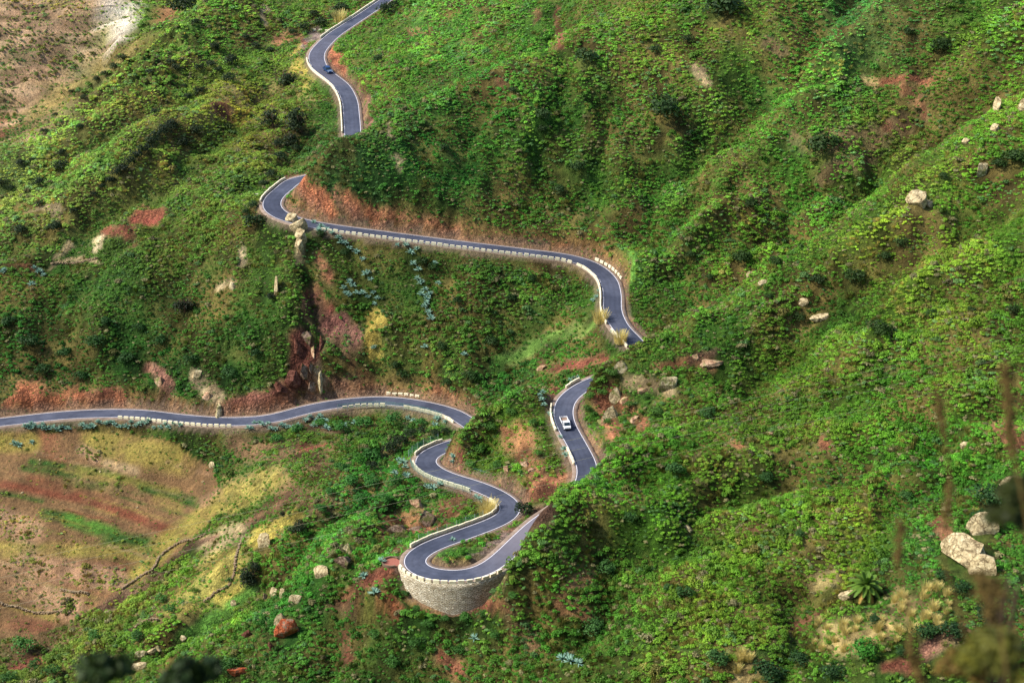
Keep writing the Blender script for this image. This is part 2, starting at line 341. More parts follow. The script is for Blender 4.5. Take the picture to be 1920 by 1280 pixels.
def mix(nt, f, a, b, mode='MIX'):
    m = N(nt, 'ShaderNodeMix', data_type='RGBA', blend_type=mode)
    for s, x in ((m.inputs[0], f), (m.inputs[6], a), (m.inputs[7], b)):
        if isinstance(x, bpy.types.NodeSocket): nt.links.new(x, s)
        elif isinstance(x, (int, float)): s.default_value = x
        else: s.default_value = (*x, 1)
    return m.outputs[2]
def bump(nt, b, h, dist, strength=1):
    n = N(nt, 'ShaderNodeBump'); n.inputs['Distance'].default_value = dist; n.inputs['Strength'].default_value = strength
    nt.links.new(h, n.inputs['Height']); nt.links.new(n.outputs[0], b.inputs['Normal'])
def plain(name, col, rough=.8, spec=.3, metal=0, var=.15, sc=3.0):
    m, nt, b = newmat(name, col, rough, spec, metal); c = np.array(col)
    nt.links.new(ramp(nt, noise(nt, sc, 5, .6, objco(nt)), [(.3, tuple(c * (1 - var))), (.7, tuple(np.minimum(c * (1 + var), 1)))]), b.inputs['Base Color'])
    return m
# hillside ground: colour attribute of the soil, broken up by stones and grit
MG, nt, b = newmat('hillside_ground', rough=.95, spec=.1)
at = N(nt, 'ShaderNodeAttribute', attribute_name='soil').outputs['Color']
n1 = noise(nt, .9, 8, .7); n2 = noise(nt, 4.0, 4, .7); n3 = noise(nt, .22, 4, .6)
c = mix(nt, 1.0, at, ramp(nt, n1, [(.30, (.6, .58, .58)), (.5, (1, 1, 1)), (.72, (1.5, 1.45, 1.35))]), 'MULTIPLY')
c = mix(nt, 1.0, c, ramp(nt, n2, [(.30, (.6, .6, .6)), (.7, (1.4, 1.4, 1.4))]), 'MULTIPLY')
c = mix(nt, 1.0, c, ramp(nt, n3, [(.3, (.8, .84, .86)), (.7, (1.2, 1.15, 1.1))]), 'MULTIPLY')
# vertical weathering streaks only on steep cuts
gm = N(nt, 'ShaderNodeNewGeometry'); sx = N(nt, 'ShaderNodeSeparateXYZ'); nt.links.new(gm.outputs['Normal'], sx.inputs[0])
mp = N(nt, 'ShaderNodeMapping'); mp.inputs['Scale'].default_value = (1, 1, .18); nt.links.new(pos(nt), mp.inputs[0])
st = noise(nt, 1.1, 6, .75, mp.outputs[0]); steep = ramp(nt, sx.outputs[2], [(.45, (1, 1, 1)), (.75, (0, 0, 0))])
c = mix(nt, steep, c, mix(nt, 1.0, c, ramp(nt, st, [(.32, (.42, .40, .42)), (.5, (1, 1, 1)), (.7, (1.5, 1.4, 1.3))]), 'MULTIPLY'))
rk = N(nt, 'ShaderNodeAttribute', attribute_name='rocky').outputs['Fac']
vo = N(nt, 'ShaderNodeTexVoronoi', feature='DISTANCE_TO_EDGE'); vo.inputs['Scale'].default_value = .75; wq = N(nt, 'ShaderNodeVectorMath', operation='MULTIPLY_ADD'); nq = N(nt, 'ShaderNodeTexNoise'); nq.inputs['Scale'].default_value = .8; nq.inputs['Detail'].default_value = 5
nt.links.new(pos(nt), nq.inputs['Vector']); nt.links.new(nq.outputs['Color'], wq.inputs[0]); wq.inputs[1].default_value = (2.2, 2.2, 2.2); nt.links.new(pos(nt), wq.inputs[2]); nt.links.new(wq.outputs[0], vo.inputs['Vector'])
crk = ramp(nt, vo.outputs['Distance'], [(.0, (.35, .32, .32)), (.07, (.85, .84, .83)), (.3, (1.12, 1.1, 1.08))])
c = mix(nt, rk, c, mix(nt, 1.0, c, crk, 'MULTIPLY'))
sm = N(nt, 'ShaderNodeMath', operation='MULTIPLY_ADD'); nt.links.new(vo.outputs['Distance'], sm.inputs[0]); nt.links.new(rk, sm.inputs[1]); nt.links.new(n1, sm.inputs[2])
nt.links.new(c, b.inputs['Base Color']); bump(nt, b, sm.outputs[0], 1.3, 1)
# asphalt
MA, nt, b = newmat('asphalt', rough=.85, spec=.25)
uv = N(nt, 'ShaderNodeUVMap').outputs[0]; su = N(nt, 'ShaderNodeSeparateXYZ'); nt.links.new(uv, su.inputs[0])
trk = N(nt, 'ShaderNodeMath', operation='PINGPONG'); trk.inputs[1].default_value = .25; nt.links.new(su.outputs[0], trk.inputs[0])
c = ramp(nt, noise(nt, .35, 5, .6), [(.3, tuple(srgb(60, 65, 80))), (.7, tuple(srgb(76, 81, 97)))])
c = mix(nt, 1.0, c, ramp(nt, trk.outputs[0], [(.05, (1.06, 1.06, 1.06)), (.13, (.93, .93, .93)), (.22, (1.04, 1.04, 1.04))]), 'MULTIPLY')
at = N(nt, 'ShaderNodeAttribute', attribute_name='worn').outputs['Fac']
c = mix(nt, 1.0, c, ramp(nt, noise(nt, .09, 3, .5), [(.38, (.74, .75, .78)), (.5, (1, 1, 1)), (.62, (1.24, 1.2, 1.16))]), 'MULTIPLY')
c = mix(nt, 1.0, c, ramp(nt, noise(nt, .8, 8, .8, None, 2.0), [(.36, (.7, .7, .72)), (.42, (1, 1, 1)), (.8, (1.08, 1.08, 1.08))]), 'MULTIPLY')
c = mix(nt, at, c, tuple(srgb(126, 120, 128)))
c = mix(nt, 1.0, c, ramp(nt, noise(nt, 6, 3, .7), [(.3, (.88, .88, .88)), (.7, (1.12, 1.12, 1.12))]), 'MULTIPLY')
nt.links.new(c, b.inputs['Base Color'])
MSH, nt, b = newmat('shoulder_gravel', rough=.95, spec=.1)
c = ramp(nt, noise(nt, .5, 6, .7), [(.3, tuple(srgb(112, 96, 84))), (.5, tuple(srgb(138, 120, 106))), (.7, tuple(srgb(160, 142, 126)))])
nt.links.new(mix(nt, 1.0, c, ramp(nt, noise(nt, 5, 4, .7), [(.3, (.75, .75, .75)), (.7, (1.25, 1.25, 1.25))]), 'MULTIPLY'), b.inputs['Base Color'])
MLINE = plain('road_paint', srgb(228, 222, 224), .7, var=.12, sc=1.5)
MBLK, nt, b = newmat('painted_parapet', rough=.8, spec=.2)
c = ramp(nt, noise(nt, .8, 7, .75), [(.28, tuple(srgb(150, 134, 100))), (.42, tuple(srgb(232, 220, 184))), (.7, tuple(srgb(250, 240, 208)))])
nt.links.new(c, b.inputs['Base Color'])
MFOOT = plain('parapet_stone', srgb(118, 102, 84), .95, .1, var=.3, sc=1.3)
# masonry
MW, nt, b = newmat('stone_masonry', rough=.95, spec=.1)
uv = N(nt, 'ShaderNodeUVMap').outputs[0]
wv = N(nt, 'ShaderNodeVectorMath', operation='ADD'); nz = N(nt, 'ShaderNodeTexNoise'); nz.inputs['Scale'].default_value = 1.3; nt.links.new(uv, nz.inputs['Vector'])
sc = N(nt, 'ShaderNodeVectorMath', operation='SCALE'); sc.inputs[3].default_value = .8; nt.links.new(nz.outputs['Color'], sc.inputs[0])
nt.links.new(uv, wv.inputs[0]); nt.links.new(sc.outputs[0], wv.inputs[1])
bk = N(nt, 'ShaderNodeTexBrick'); bk.offset = .5; bk.inputs['Scale'].default_value = 1
for k, v in (('Mortar Size', .05), ('Mortar Smooth', .3), ('Bias', 0), ('Brick Width', .6), ('Row Height', .28)): bk.inputs[k].default_value = v
bk.inputs['Color1'].default_value = (*srgb(238, 230, 208), 1); bk.inputs['Color2'].default_value = (*srgb(186, 172, 144), 1); bk.inputs['Mortar'].default_value = (*srgb(108, 98, 80), 1)
nt.links.new(wv.outputs[0], bk.inputs['Vector'])
c = mix(nt, 1.0, bk.outputs['Color'], ramp(nt, noise(nt, .35, 6, .7), [(.3, (.80, .80, .74)), (.5, (1.08, 1.07, 1.05)), (.7, (1.3, 1.28, 1.22))]), 'MULTIPLY')
c = mix(nt, 1.0, c, ramp(nt, noise(nt, 3, 4, .7), [(.3, (.75, .73, .7)), (.7, (1.2, 1.2, 1.2))]), 'MULTIPLY')
nt.links.new(c, b.inputs['Base Color']); bump(nt, b, bk.outputs['Fac'], -.08)
# rocks, colour per object
def rockmat(name, cols, lichen=None):
    m, nt, b = newmat(name, rough=.95, spec=.1)
    c = ramp(nt, noise(nt, .7, 8, .72), [(.32, tuple(cols[0])), (.5, tuple(cols[1])), (.68, tuple(cols[2]))])
    c = mix(nt, 1.0, c, ramp(nt, noise(nt, 2.6, 5, .7, None, 1.5), [(.36, (.45, .42, .4)), (.46, (1, 1, 1)), (.7, (1.2, 1.2, 1.2))]), 'MULTIPLY')
    vo = N(nt, 'ShaderNodeTexVoronoi', feature='DISTANCE_TO_EDGE'); vo.inputs['Scale'].default_value = .45; nq = N(nt, 'ShaderNodeTexNoise'); nq.inputs['Scale'].default_value = .7; vm = N(nt, 'ShaderNodeVectorMath', operation='MULTIPLY_ADD'); vm.inputs[1].default_value = (3, 3, 3)
    nt.links.new(pos(nt), nq.inputs['Vector']); nt.links.new(nq.outputs['Color'], vm.inputs[0]); nt.links.new(pos(nt), vm.inputs[2]); nt.links.new(vm.outputs[0], vo.inputs['Vector'])
    c = mix(nt, 1.0, c, ramp(nt, vo.outputs['Distance'], [(.0, (.3, .27, .25)), (.05, (.85, .84, .82)), (.12, (1.05, 1.05, 1.05))]), 'MULTIPLY')
    if lichen is not None: c = mix(nt, ramp(nt, noise(nt, .45, 5, .7), [(.52, (0, 0, 0)), (.6, (1, 1, 1))]), c, tuple(lichen))
    nt.links.new(c, b.inputs['Base Color']); bump(nt, b, noise(nt, 1.2, 7, .7), .5); return m
ROCK = {'pale': rockmat('pale_rock', [srgb(122, 104, 76), srgb(188, 170, 130), srgb(222, 206, 166)]),
        'cream': rockmat('cream_rock', [srgb(140, 120, 88), srgb(192, 176, 136), srgb(220, 206, 168)], srgb(120, 122, 70)),
        'brown': rockmat('brown_rock', [srgb(84, 66, 54), srgb(134, 112, 94), srgb(170, 150, 128)], srgb(96, 96, 56)),
        'orange': rockmat('orange_rock', [srgb(120, 60, 40), srgb(186, 96, 60), srgb(206, 150, 116)], srgb(150, 130, 110)),
        'red': rockmat('red_rock', [srgb(78, 48, 40), srgb(116, 74, 60), srgb(146, 106, 88)]),
        'tan': rockmat('tan_rock', [srgb(120, 84, 62), srgb(178, 142, 112), srgb(206, 180, 150)], srgb(140, 140, 84))}
# foliage: colour from the plant's own tint, varied per leaf
def leafmat(name, tintattr=True, col=(.05, .1, .03), trans=.16):
    m, nt, b = newmat(name, rough=.6, spec=.2)
    if tintattr == 'obj': t = N(nt, 'ShaderNodeObjectInfo').outputs['Color']
    elif tintattr: t = N(nt, 'ShaderNodeAttribute', attribute_type='INSTANCER', attribute_name='tint').outputs['Color']
    else:
        t = N(nt, 'ShaderNodeRGB').outputs[0]; t.default_value = (*col, 1)
    v = N(nt, 'ShaderNodeAttribute', attribute_name='leafvar').outputs['Fac']
    c = mix(nt, 1.0, t, ramp(nt, v, [(0, (.72, .74, .7)), (.5, (1, 1, 1)), (1, (1.32, 1.24, 1.05))]), 'MULTIPLY')
    nt.links.new(c, b.inputs['Base Color'])
    tr = N(nt, 'ShaderNodeBsdfTranslucent'); ms = N(nt, 'ShaderNodeMixShader'); ms.inputs[0].default_value = trans
    nt.links.new(c, tr.inputs[0]); nt.links.new(b.outputs[0], ms.inputs[1]); nt.links.new(tr.outputs[0], ms.inputs[2])
    nt.links.new(ms.outputs[0], nt.nodes['Material Output'].inputs[0]); return m
MLEAF = leafmat('leaves'); MLEAFO = leafmat('shrub_leaves', 'obj')
MAG = leafmat('agave_leaf', False, tuple(srgb(132, 168, 150)), .1)
MREED = leafmat('dry_reed', False, tuple(srgb(206, 192, 124)), .35)
MPALM = leafmat('palm_leaf', False, tuple(srgb(92, 124, 44)), .2)
MPALD = leafmat('palm_dead_leaf', False, tuple(srgb(170, 140, 66)), .2)
MBARK = plain('bark', srgb(92, 74, 58), .95, .1, var=.35, sc=6)
MNET = plain('green_netting', srgb(70, 134, 116), .7, var=.1)
MPOST = plain('galvanised_post', srgb(170, 182, 184), .5, .4, .4, var=.08)
MWIRE = plain('wire', srgb(150, 150, 116), .5, .4, .2, var=.05)
MFIELDW = plain('dry_stone', srgb(142, 122, 96), .95, .1, var=.5, sc=2.2)

# ---------------------------------------------------------------- what grows and shows where (photo-surveyed patches, fixed to the ground)
TYPES = {'pinksoil': (srgb(200, 158, 120), .75), 'field': (srgb(152, 118, 76), .08), 'ygrass': (srgb(176, 162, 68), .22), 'yellow': (srgb(196, 178, 64), .12), 'bright': (srgb(98, 156, 48), .15),
 'green': (srgb(66, 110, 40), .4), 'redsoil': (srgb(150, 88, 60), .08), 'pale': (srgb(200, 170, 122), .1), 'orange': (srgb(216, 128, 80), .04), 'redbrown': (srgb(150, 86, 62), .18),
 'pinkrock': (srgb(176, 122, 98), .04), 'cream': (srgb(216, 190, 140), .2), 'darkred': (srgb(146, 92, 72), .08), 'maroon': (srgb(122, 72, 56), .06), 'brightred': (srgb(160, 82, 62), .25),
 'darkpink': (srgb(150, 96, 86), .12), 'dirtpink': (srgb(158, 116, 92), .02), 'orangebrown': (srgb(182, 116, 78), .22), 'goldflower': (srgb(206, 180, 66), .4), 'gravel': (srgb(160, 138, 126), .0),
 'whitish': (srgb(232, 218, 194), .3), 'dirt': (srgb(140, 104, 80), .03), 'straw': (srgb(190, 166, 98), .6), 'brown': (srgb(124, 90, 62), .4), 'olive': (srgb(146, 128, 66), .5)}
CAP = [ # u1 v1 u2 v2 radius type strength
 (40,60,60,140,95,'pinksoil',.8),(20,240,30,250,25,'pinksoil',.9),(150,20,170,80,40,'pinksoil',.6),(200,15,232,45,24,'whitish',1),(215,5,235,15,18,'whitish',1),(70,165,75,195,14,'cream',.9),(130,70,140,90,16,'cream',.6),(0,232,8,255,14,'orangebrown',1),
 (300,25,315,20,16,'orangebrown',.8),(180,140,230,90,22,'olive',.8),(60,215,130,170,26,'olive',.9),(500,5,505,50,6,'cream',.8),(420,190,500,180,34,'olive',.7),(560,100,570,160,14,'goldflower',.8),(545,180,585,195,14,'olive',.8),(400,205,420,215,16,'orangebrown',.8),
 (260,410,300,415,17,'brightred',1),(268,402,305,400,10,'redsoil',1),(200,440,240,440,15,'redbrown',.9),(170,470,190,455,9,'cream',1),(95,497,185,487,4,'pale',1),(105,480,130,470,8,'pale',.7),(60,495,10,500,5,'redbrown',.9),(80,385,95,405,10,'cream',.6),(420,545,435,540,10,'cream',.7),(445,480,445,500,6,'cream',.8),
 (50,745,145,732,18,'orange',1),(5,762,35,752,10,'orange',1),(172,738,225,748,15,'redbrown',1),(285,690,318,730,15,'pinkrock',1),(366,706,388,738,13,'cream',1),(400,740,412,775,12,'cream',1),(300,745,350,760,10,'dirt',.6),(430,760,545,745,20,'darkred',1),(480,745,580,710,20,'darkred',1),(545,715,520,740,12,'redsoil',1),
 (565,620,580,690,20,'maroon',1),(560,660,550,700,14,'maroon',1),(590,545,620,580,13,'brightred',1),(590,570,650,650,20,'darkpink',.9),(640,600,665,640,14,'darkpink',.9),(590,480,620,520,12,'orangebrown',1),(575,720,600,650,10,'maroon',.9),(605,715,720,726,13,'dirtpink',1),(590,741,710,736,8,'dirtpink',1),(655,690,700,703,8,'redsoil',.9),(735,740,700,735,6,'dirt',.9),(820,742,840,750,11,'orangebrown',1),
 (556,460,552,490,9,'cream',.9),(686,592,712,600,15,'goldflower',1),(692,610,706,662,17,'goldflower',1),(590,690,600,715,8,'cream',.9),
 (548,350,600,400,15,'pinkrock',1),(560,345,625,405,13,'orange',1),(600,372,625,405,16,'orange',1),(640,370,665,405,13,'pinkrock',1),(645,365,700,410,11,'orange',1),(700,405,850,432,9,'orangebrown',.9),(700,428,880,448,6,'orangebrown',1),(985,463,1060,470,6,'redsoil',1),(1090,400,1095,410,8,'olive',.8),
 (625,85,632,125,7,'orange',1),(632,130,672,180,9,'orange',1),(620,110,640,140,8,'redsoil',1),(682,185,683,235,6,'pinkrock',1),(592,72,600,62,10,'gravel',1),(575,78,570,95,8,'gravel',1),(568,78,574,90,6,'redbrown',1),(520,75,560,70,8,'orangebrown',.7),
 (1040,5,1055,95,8,'redbrown',.8),(780,55,800,65,9,'orangebrown',.6),(1000,10,990,30,8,'orangebrown',.6),(930,150,940,165,8,'orangebrown',.6),(735,240,742,255,7,'cream',.8),(738,295,742,315,8,'cream',.7),
 (1625,148,1740,152,10,'redsoil',.95),(1690,170,1740,210,12,'redsoil',.8),(1650,235,1665,245,9,'redsoil',.8),(1615,140,1630,150,9,'straw',.8),(1800,30,1812,42,8,'orangebrown',1),(1500,270,1700,240,20,'brown',.6),(1550,330,1650,270,18,'brown',.6),(1310,120,1325,150,8,'pale',.7),(1440,70,1460,90,10,'brown',.6),
 (1065,690,1120,680,13,'redbrown',1),(1020,685,1050,700,12,'redbrown',.8),(1125,750,1150,800,17,'orangebrown',1),(1150,740,1200,790,16,'orangebrown',.9),(1185,715,1250,725,13,'pale',.7),(1240,690,1340,690,10,'orangebrown',.7),(1340,670,1300,690,9,'dirt',.8),(1040,735,1048,745,7,'redsoil',1),(1185,600,1200,640,7,'redbrown',1),(1172,545,1178,590,5,'redbrown',.8),
 (960,830,1030,900,24,'orangebrown',.7),(1000,920,1040,905,16,'orangebrown',.9),(940,795,950,812,9,'redsoil',.8),(970,790,990,820,12,'orangebrown',.6),(855,830,860,870,5,'redbrown',1),(840,850,850,880,6,'redbrown',.9),(1040,890,1090,880,10,'orangebrown',.8),(1060,870,1075,850,10,'brown',.8),
 (730,985,850,950,26,'orangebrown',.6),(850,905,880,930,14,'brown',.9),(770,990,830,985,12,'orangebrown',.7),(930,1018,1015,968,22,'dirt',1),(950,1000,910,1020,10,'gravel',.9),(880,1050,925,1033,7,'gravel',.9),(815,1055,880,1062,7,'yellow',1),(880,1058,895,1050,6,'yellow',1),(830,1040,890,1030,12,'bright',1),
 (725,1125,740,1160,15,'orange',1),(715,1145,750,1150,12,'orange',.9),(690,1090,745,1075,18,'redbrown',.9),(905,1105,915,1140,9,'orangebrown',1),(890,1150,950,1140,11,'redbrown',.9),(945,1060,950,1100,5,'pinkrock',1),(820,1235,850,1260,16,'redbrown',.8),(640,1190,655,1240,10,'redbrown',.8),(20,1250,70,1245,16,'brightred',.9),(700,1080,640,1120,18,'redbrown',.6),(620,1130,690,1160,14,'brown',.7),
 (955,1150,1000,1200,16,'brown',.7),(1050,1130,1090,1160,16,'orangebrown',.5),(1100,1080,1060,1110,14,'orangebrown',.4),(1540,835,1555,845,12,'redsoil',.9),(1385,830,1395,840,10,'redsoil',.7),(1520,1080,1560,1070,16,'straw',.7),(1420,990,1400,1010,16,'redbrown',.5),(1620,700,1680,690,10,'straw',.5),
 (1760,985,1790,1015,18,'orangebrown',.8),(1880,800,1915,830,18,'orangebrown',.8),(1560,1195,1650,1175,26,'straw',1),(1690,1130,1740,1170,26,'straw',1),(1410,1245,1400,1260,24,'straw',1),(1745,1225,1800,1195,18,'pinkrock',1),(1660,1250,1720,1255,14,'redbrown',1),(1480,1170,1520,1150,16,'redbrown',.7),(1200,1195,1360,1215,5,'bright',.9),(1400,1230,1480,1205,12,'bright',.8),
 (930,690,1110,600,14,'bright',.6),(1190,520,1180,480,8,'bright',.9),(740,1030,760,1040,10,'redbrown',.7),(480,790,640,800,6,'dirt',.8),(650,800,760,780,8,'brown',.5),(720,850,780,800,16,'brown',.4),(440,830,600,850,24,'brown',.8),(560,830,600,845,12,'redbrown',.9),(520,900,600,940,24,'brown',.6),(440,900,520,890,22,'olive',.8),
 (330,1125,430,1060,34,'ygrass',.9),(400,1020,440,1000,24,'pale',.7),(420,940,500,900,26,'ygrass',.8),(470,1020,560,965,14,'yellow',1),(330,1195,470,1105,16,'bright',1),(410,1120,450,1100,12,'yellow',.9),(200,1130,300,1080,12,'dirt',.8),(330,1040,400,1005,10,'dirt',.9),(460,985,560,920,12,'brown',.9),(250,1180,290,1150,14,'brown',.7),(0,1230,150,1180,22,'brown',.7),(-60,1120,-200,900,90,'field',1)]
FIELD = [(-400,820),(0,812),(60,806),(200,803),(300,818),(345,845),(400,885),(425,925),(395,975),(350,1010),(310,1060),(230,1105),(140,1160),(60,1192),(-400,1215)]
FCAP = [(180,830,340,860,30,'ygrass',.9),(0,830,60,830,20,'ygrass',1),(90,815,110,870,20,'redsoil',.6),(60,866,200,885,8,'green',1),(200,886,370,938,8,'green',1),(150,880,330,920,9,'ygrass',.6),(262,912,370,946,7,'green',1),(45,878,150,892,7,'green',.9),(130,905,220,915,12,'green',.6),(155,842,180,858,12,'pinksoil',1),(200,868,255,882,9,'pale',1),
 (0,908,140,932,9,'redsoil',1),(140,930,325,995,10,'redsoil',1),(60,900,200,935,12,'redsoil',.5),(0,925,80,940,5,'green',.9),(80,962,150,975,12,'green',.9),(130,975,210,1000,15,'bright',1),(130,980,180,985,8,'bright',1),(200,1010,280,1020,18,'green',1),(330,950,300,935,14,'ygrass',.7),(0,1030,260,1035,16,'ygrass',.9),(300,1020,400,955,20,'ygrass',1),(240,1085,310,1035,14,'ygrass',1),
 (0,975,60,1000,25,'pinksoil',.9),(30,1060,60,1045,18,'pinksoil',.8),(70,1075,220,1068,24,'redsoil',.6),(70,1060,220,1085,22,'pinksoil',.9),(0,1085,130,1135,26,'pinksoil',.9),(0,1050,60,1082,3,'pale',1),(60,1082,110,1112,3,'pale',1),(0,1130,100,1155,8,'ygrass',.8),(0,1165,90,1175,14,'redbrown',.6),(380,940,420,920,12,'pinksoil',.8)]
TONE = [ # u v r g b : average shrub colour
 (50,350,108,128,66),(300,300,108,126,58),(450,200,118,122,52),(150,250,112,140,70),(60,60,130,128,76),(500,50,104,128,56),(420,60,100,140,60),(300,600,72,106,44),(60,650,40,88,34),(300,660,48,92,36),(420,680,58,96,38),(700,550,66,98,38),(900,600,68,98,38),(800,300,44,98,38),(650,310,60,96,48),(900,200,58,114,44),(700,130,96,134,54),
 (850,60,98,144,64),(1050,300,66,102,38),(1000,100,84,126,48),(1200,100,94,126,48),(1400,80,90,122,48),(1500,150,92,142,58),(1600,40,72,124,64),(1300,330,80,120,48),(1500,350,84,124,46),(1700,250,88,108,44),(1850,300,98,138,46),(1700,450,96,128,42),(1500,560,64,96,34),(1300,600,68,106,38),(1250,450,76,114,44),(1400,480,90,126,44),
 (1500,700,88,120,38),(1800,600,82,110,36),(1400,800,76,106,34),(1200,900,74,116,34),(1700,850,72,116,34),(1400,1100,86,112,34),(1100,1100,60,98,34),(1600,1000,96,122,38),(800,1230,58,94,34),(500,1200,52,94,38),(600,1050,62,118,42),(700,900,52,108,42),(400,1150,90,122,42),(950,820,88,120,36),(600,850,82,106,42),(100,1000,120,112,58),(1800,1200,74,104,42),(1800,1050,60,110,40),
 (1050,650,60,110,40),(950,700,58,104,44),(850,760,66,104,46),(1150,700,74,104,42),(560,780,76,110,44),(300,470,92,116,50),(150,560,64,102,42),(1900,150,100,134,46),(1100,200,70,112,44),(1250,250,66,106,42),(1720,1050,50,96,36)]
_sr = random.Random(4)
for _k in range(46):
    _u = _sr.uniform(-60, 330); _v = 830 + _sr.uniform(0, 280) + .1 * _u; _l = _sr.uniform(40, 170); FCAP.append((_u, _v, _u + _l, _v + _l * .27, _sr.uniform(1.2, 3.4), _sr.choice(['green', 'redsoil', 'ygrass', 'pale', 'brown', 'green', 'pinksoil']), _sr.uniform(.35, .8)))
_tn = np.array(TONE, float); _tc = np.stack([srgb(*t[2:]) for t in TONE])
def tone(u, v):
    d = (u[..., None] - _tn[:, 0]) ** 2 + (v[..., None] - _tn[:, 1]) ** 2 + 900
    w = d ** -1.6; w /= w.sum(-1, keepdims=True); return w @ _tc
def inpoly(u, v, P):
    r = np.zeros(u.shape, bool); n = len(P)
    for i in range(n):
        x0, y0 = P[i]; x1, y1 = P[(i + 1) % n]
        if y0 == y1: continue
        m = ((y0 > v) != (y1 > v)) & (u < (x1 - x0) * (v - y0) / (y1 - y0) + x0); r ^= m
    return r
def survey(x, y, z):                                               # soil colour and shrub density at ground points
    u, v, _ = project(x, y, z)
    jx = fbm(x, y, 11, 51, 5) * 34; jy = fbm(x, y, 11, 61, 5) * 34; ru = u; rv = v; u = u + jx; v = v + jy
    base = srgb(116, 104, 58)[None] * (1 - 0) + 0 * u[:, None]
    g = np.clip(.5 + fbm(x, y, 14, 71, 4) * 1.3, 0, 1)[:, None]
    tn = tone(ru, rv)
    col = base * g + tn * .75 * (1 - g)
    dens = np.full(u.shape, 1.0); rag = fbm(x, y, 3.5, 81, 3) + fbm(x, y, 11, 85, 2) * .7
    def caps(L, jit=1.0, mask=None):
        nonlocal col, dens
        for x1, y1, x2, y2, r, t, s in L:
            dx, dy = x2 - x1, y2 - y1; q = np.clip(((u - x1) * dx + (v - y1) * dy) / max(dx * dx + dy * dy, 1), 0, 1)
            d = np.hypot(u - x1 - q * dx, v - y1 - q * dy); w = np.clip((r * 1.25 - d) / (r * .6 + 2), 0, 1) * s * np.clip(1.05 + .9 * rag, .35, 1)
            if mask is not None: w = w * mask
            if w.max() <= 0: continue
            c, dn = TYPES[t]; col = col * (1 - w[:, None]) + c * w[:, None]; dens = dens * (1 - w) + dn * w
    u = ru + jx * .4; v = rv + jy * .4; f = inpoly(u, v, FIELD).astype(float)
    c, dn = TYPES['field']; col = col * (1 - f[:, None]) + c * f[:, None]; dens = dens * (1 - f) + dn * f
    u = ru + jx * .12; v = rv + jy * .12; caps(FCAP, mask=f)
    u = ru + jx * .7; v = rv + jy * .7; caps(CAP)
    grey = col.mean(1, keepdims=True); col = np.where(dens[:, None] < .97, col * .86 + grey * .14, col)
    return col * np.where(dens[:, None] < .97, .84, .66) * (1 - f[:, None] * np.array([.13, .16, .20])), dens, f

# ---------------------------------------------------------------- terrain mesh
ny, nx = TX.shape
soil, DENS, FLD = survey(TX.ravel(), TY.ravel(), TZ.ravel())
cut = np.clip((NAT - TZ).ravel() / 1.2, 0, 1) * np.clip((8 - DM.ravel()) / 4, 0, 1)     # soil laid bare by the road cut
cc = .8 * srgb(164, 118, 84)[None] * (1 + fbm(TX.ravel(), TY.ravel(), 12, 5)[:, None] * .5)
soil = soil * (1 - cut[:, None] * .75) + cc * cut[:, None] * .75; DENS = DENS * (1 - cut * .6)
sh = np.clip((DM.ravel() < 5.2).astype(float) * .5, 0, 1)[:, None]
soil = soil * (1 + np.clip(fbm(TX.ravel(), TY.ravel(), 6, 91, 4) * 1.3 + fbm(TX.ravel(), TY.ravel(), 1.7, 95, 2) * .6, -.55, .7) * (1 - .75 * FLD))[:, None]
soil = soil * (1 - sh) + .75 * srgb(158, 136, 118)[None] * sh
idx = (np.arange(ny - 1)[:, None] * nx + np.arange(nx - 1)[None]).ravel()
F = np.stack([idx, idx + 1, idx + nx + 1, idx + nx], 1)
V = np.stack([TX.ravel(), TY.ravel(), TZ.ravel()], 1)
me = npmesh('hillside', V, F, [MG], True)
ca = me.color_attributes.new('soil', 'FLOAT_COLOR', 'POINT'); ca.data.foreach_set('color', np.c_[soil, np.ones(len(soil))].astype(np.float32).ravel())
rky = np.clip(1.15 - DENS.ravel() * 1.6, 0, 1) * (1 - FLD); a_ = me.attributes.new('rocky', 'FLOAT', 'POINT'); a_.data.foreach_set('value', rky.astype(np.float32))
prop(link('hillside', me), kind='structure', label='steep mountainside of red soil rock and scrub crossed by a winding road')
DENS = DENS.reshape(ny, nx)

# ---------------------------------------------------------------- road ribbons
def ribbon(name, offs, dz, mats, i0=0, i1=None, uvs=True):
    i1 = len(RC) if i1 is None else i1; I = np.arange(i0, i1); n = len(I); k = len(offs)
    V = []; UV = []
    for a, o in enumerate(offs):
        oo = o(I) if callable(o) else np.full(n, float(o)); z = dz[a] if hasattr(dz, '__len__') else dz
        V.append(np.stack([RC[I, 0] + RN[I, 0] * oo, RC[I, 1] + RN[I, 1] * oo, RC[I, 2] + z], 1)); UV.append(np.stack([np.full(n, a / max(k - 1, 1)), RS[I]], 1))
    V = np.stack(V, 1).reshape(-1, 3); UV = np.stack(UV, 1).reshape(-1, 2)
    q = (np.arange(n - 1)[:, None] * k + np.arange(k - 1)[None]).ravel()
    F = np.stack([q + 1, q, q + k, q + k + 1], 1)[:, ::-1]
    me = npmesh(name, V, F, mats, True)
    if uvs:
        l = me.uv_layers.new(name='UVMap'); li = np.empty(len(me.loops), np.int32); me.loops.foreach_get('vertex_index', li); l.data.foreach_set('uv', UV[li].astype(np.float32).ravel())
    return me
hwf = lambda s: (lambda I: s * RC[I, 3] / 2)
me = ribbon('road', [hwf(-1), hwf(-.5), 0, hwf(.5), hwf(1)], [-.03, .0, .02, .0, -.03], [MA])
wa = me.attributes.new('worn', 'FLOAT', 'POINT')
worn = np.zeros(len(RC)); a = ridx(880, 1075); bq = ridx(1005, 982); worn += np.clip((np.arange(len(RC)) - a) / 40, 0, 1) * (np.arange(len(RC)) < bq + 30) * .75; worn[ridx(640, 160):ridx(620, 60)] += .22
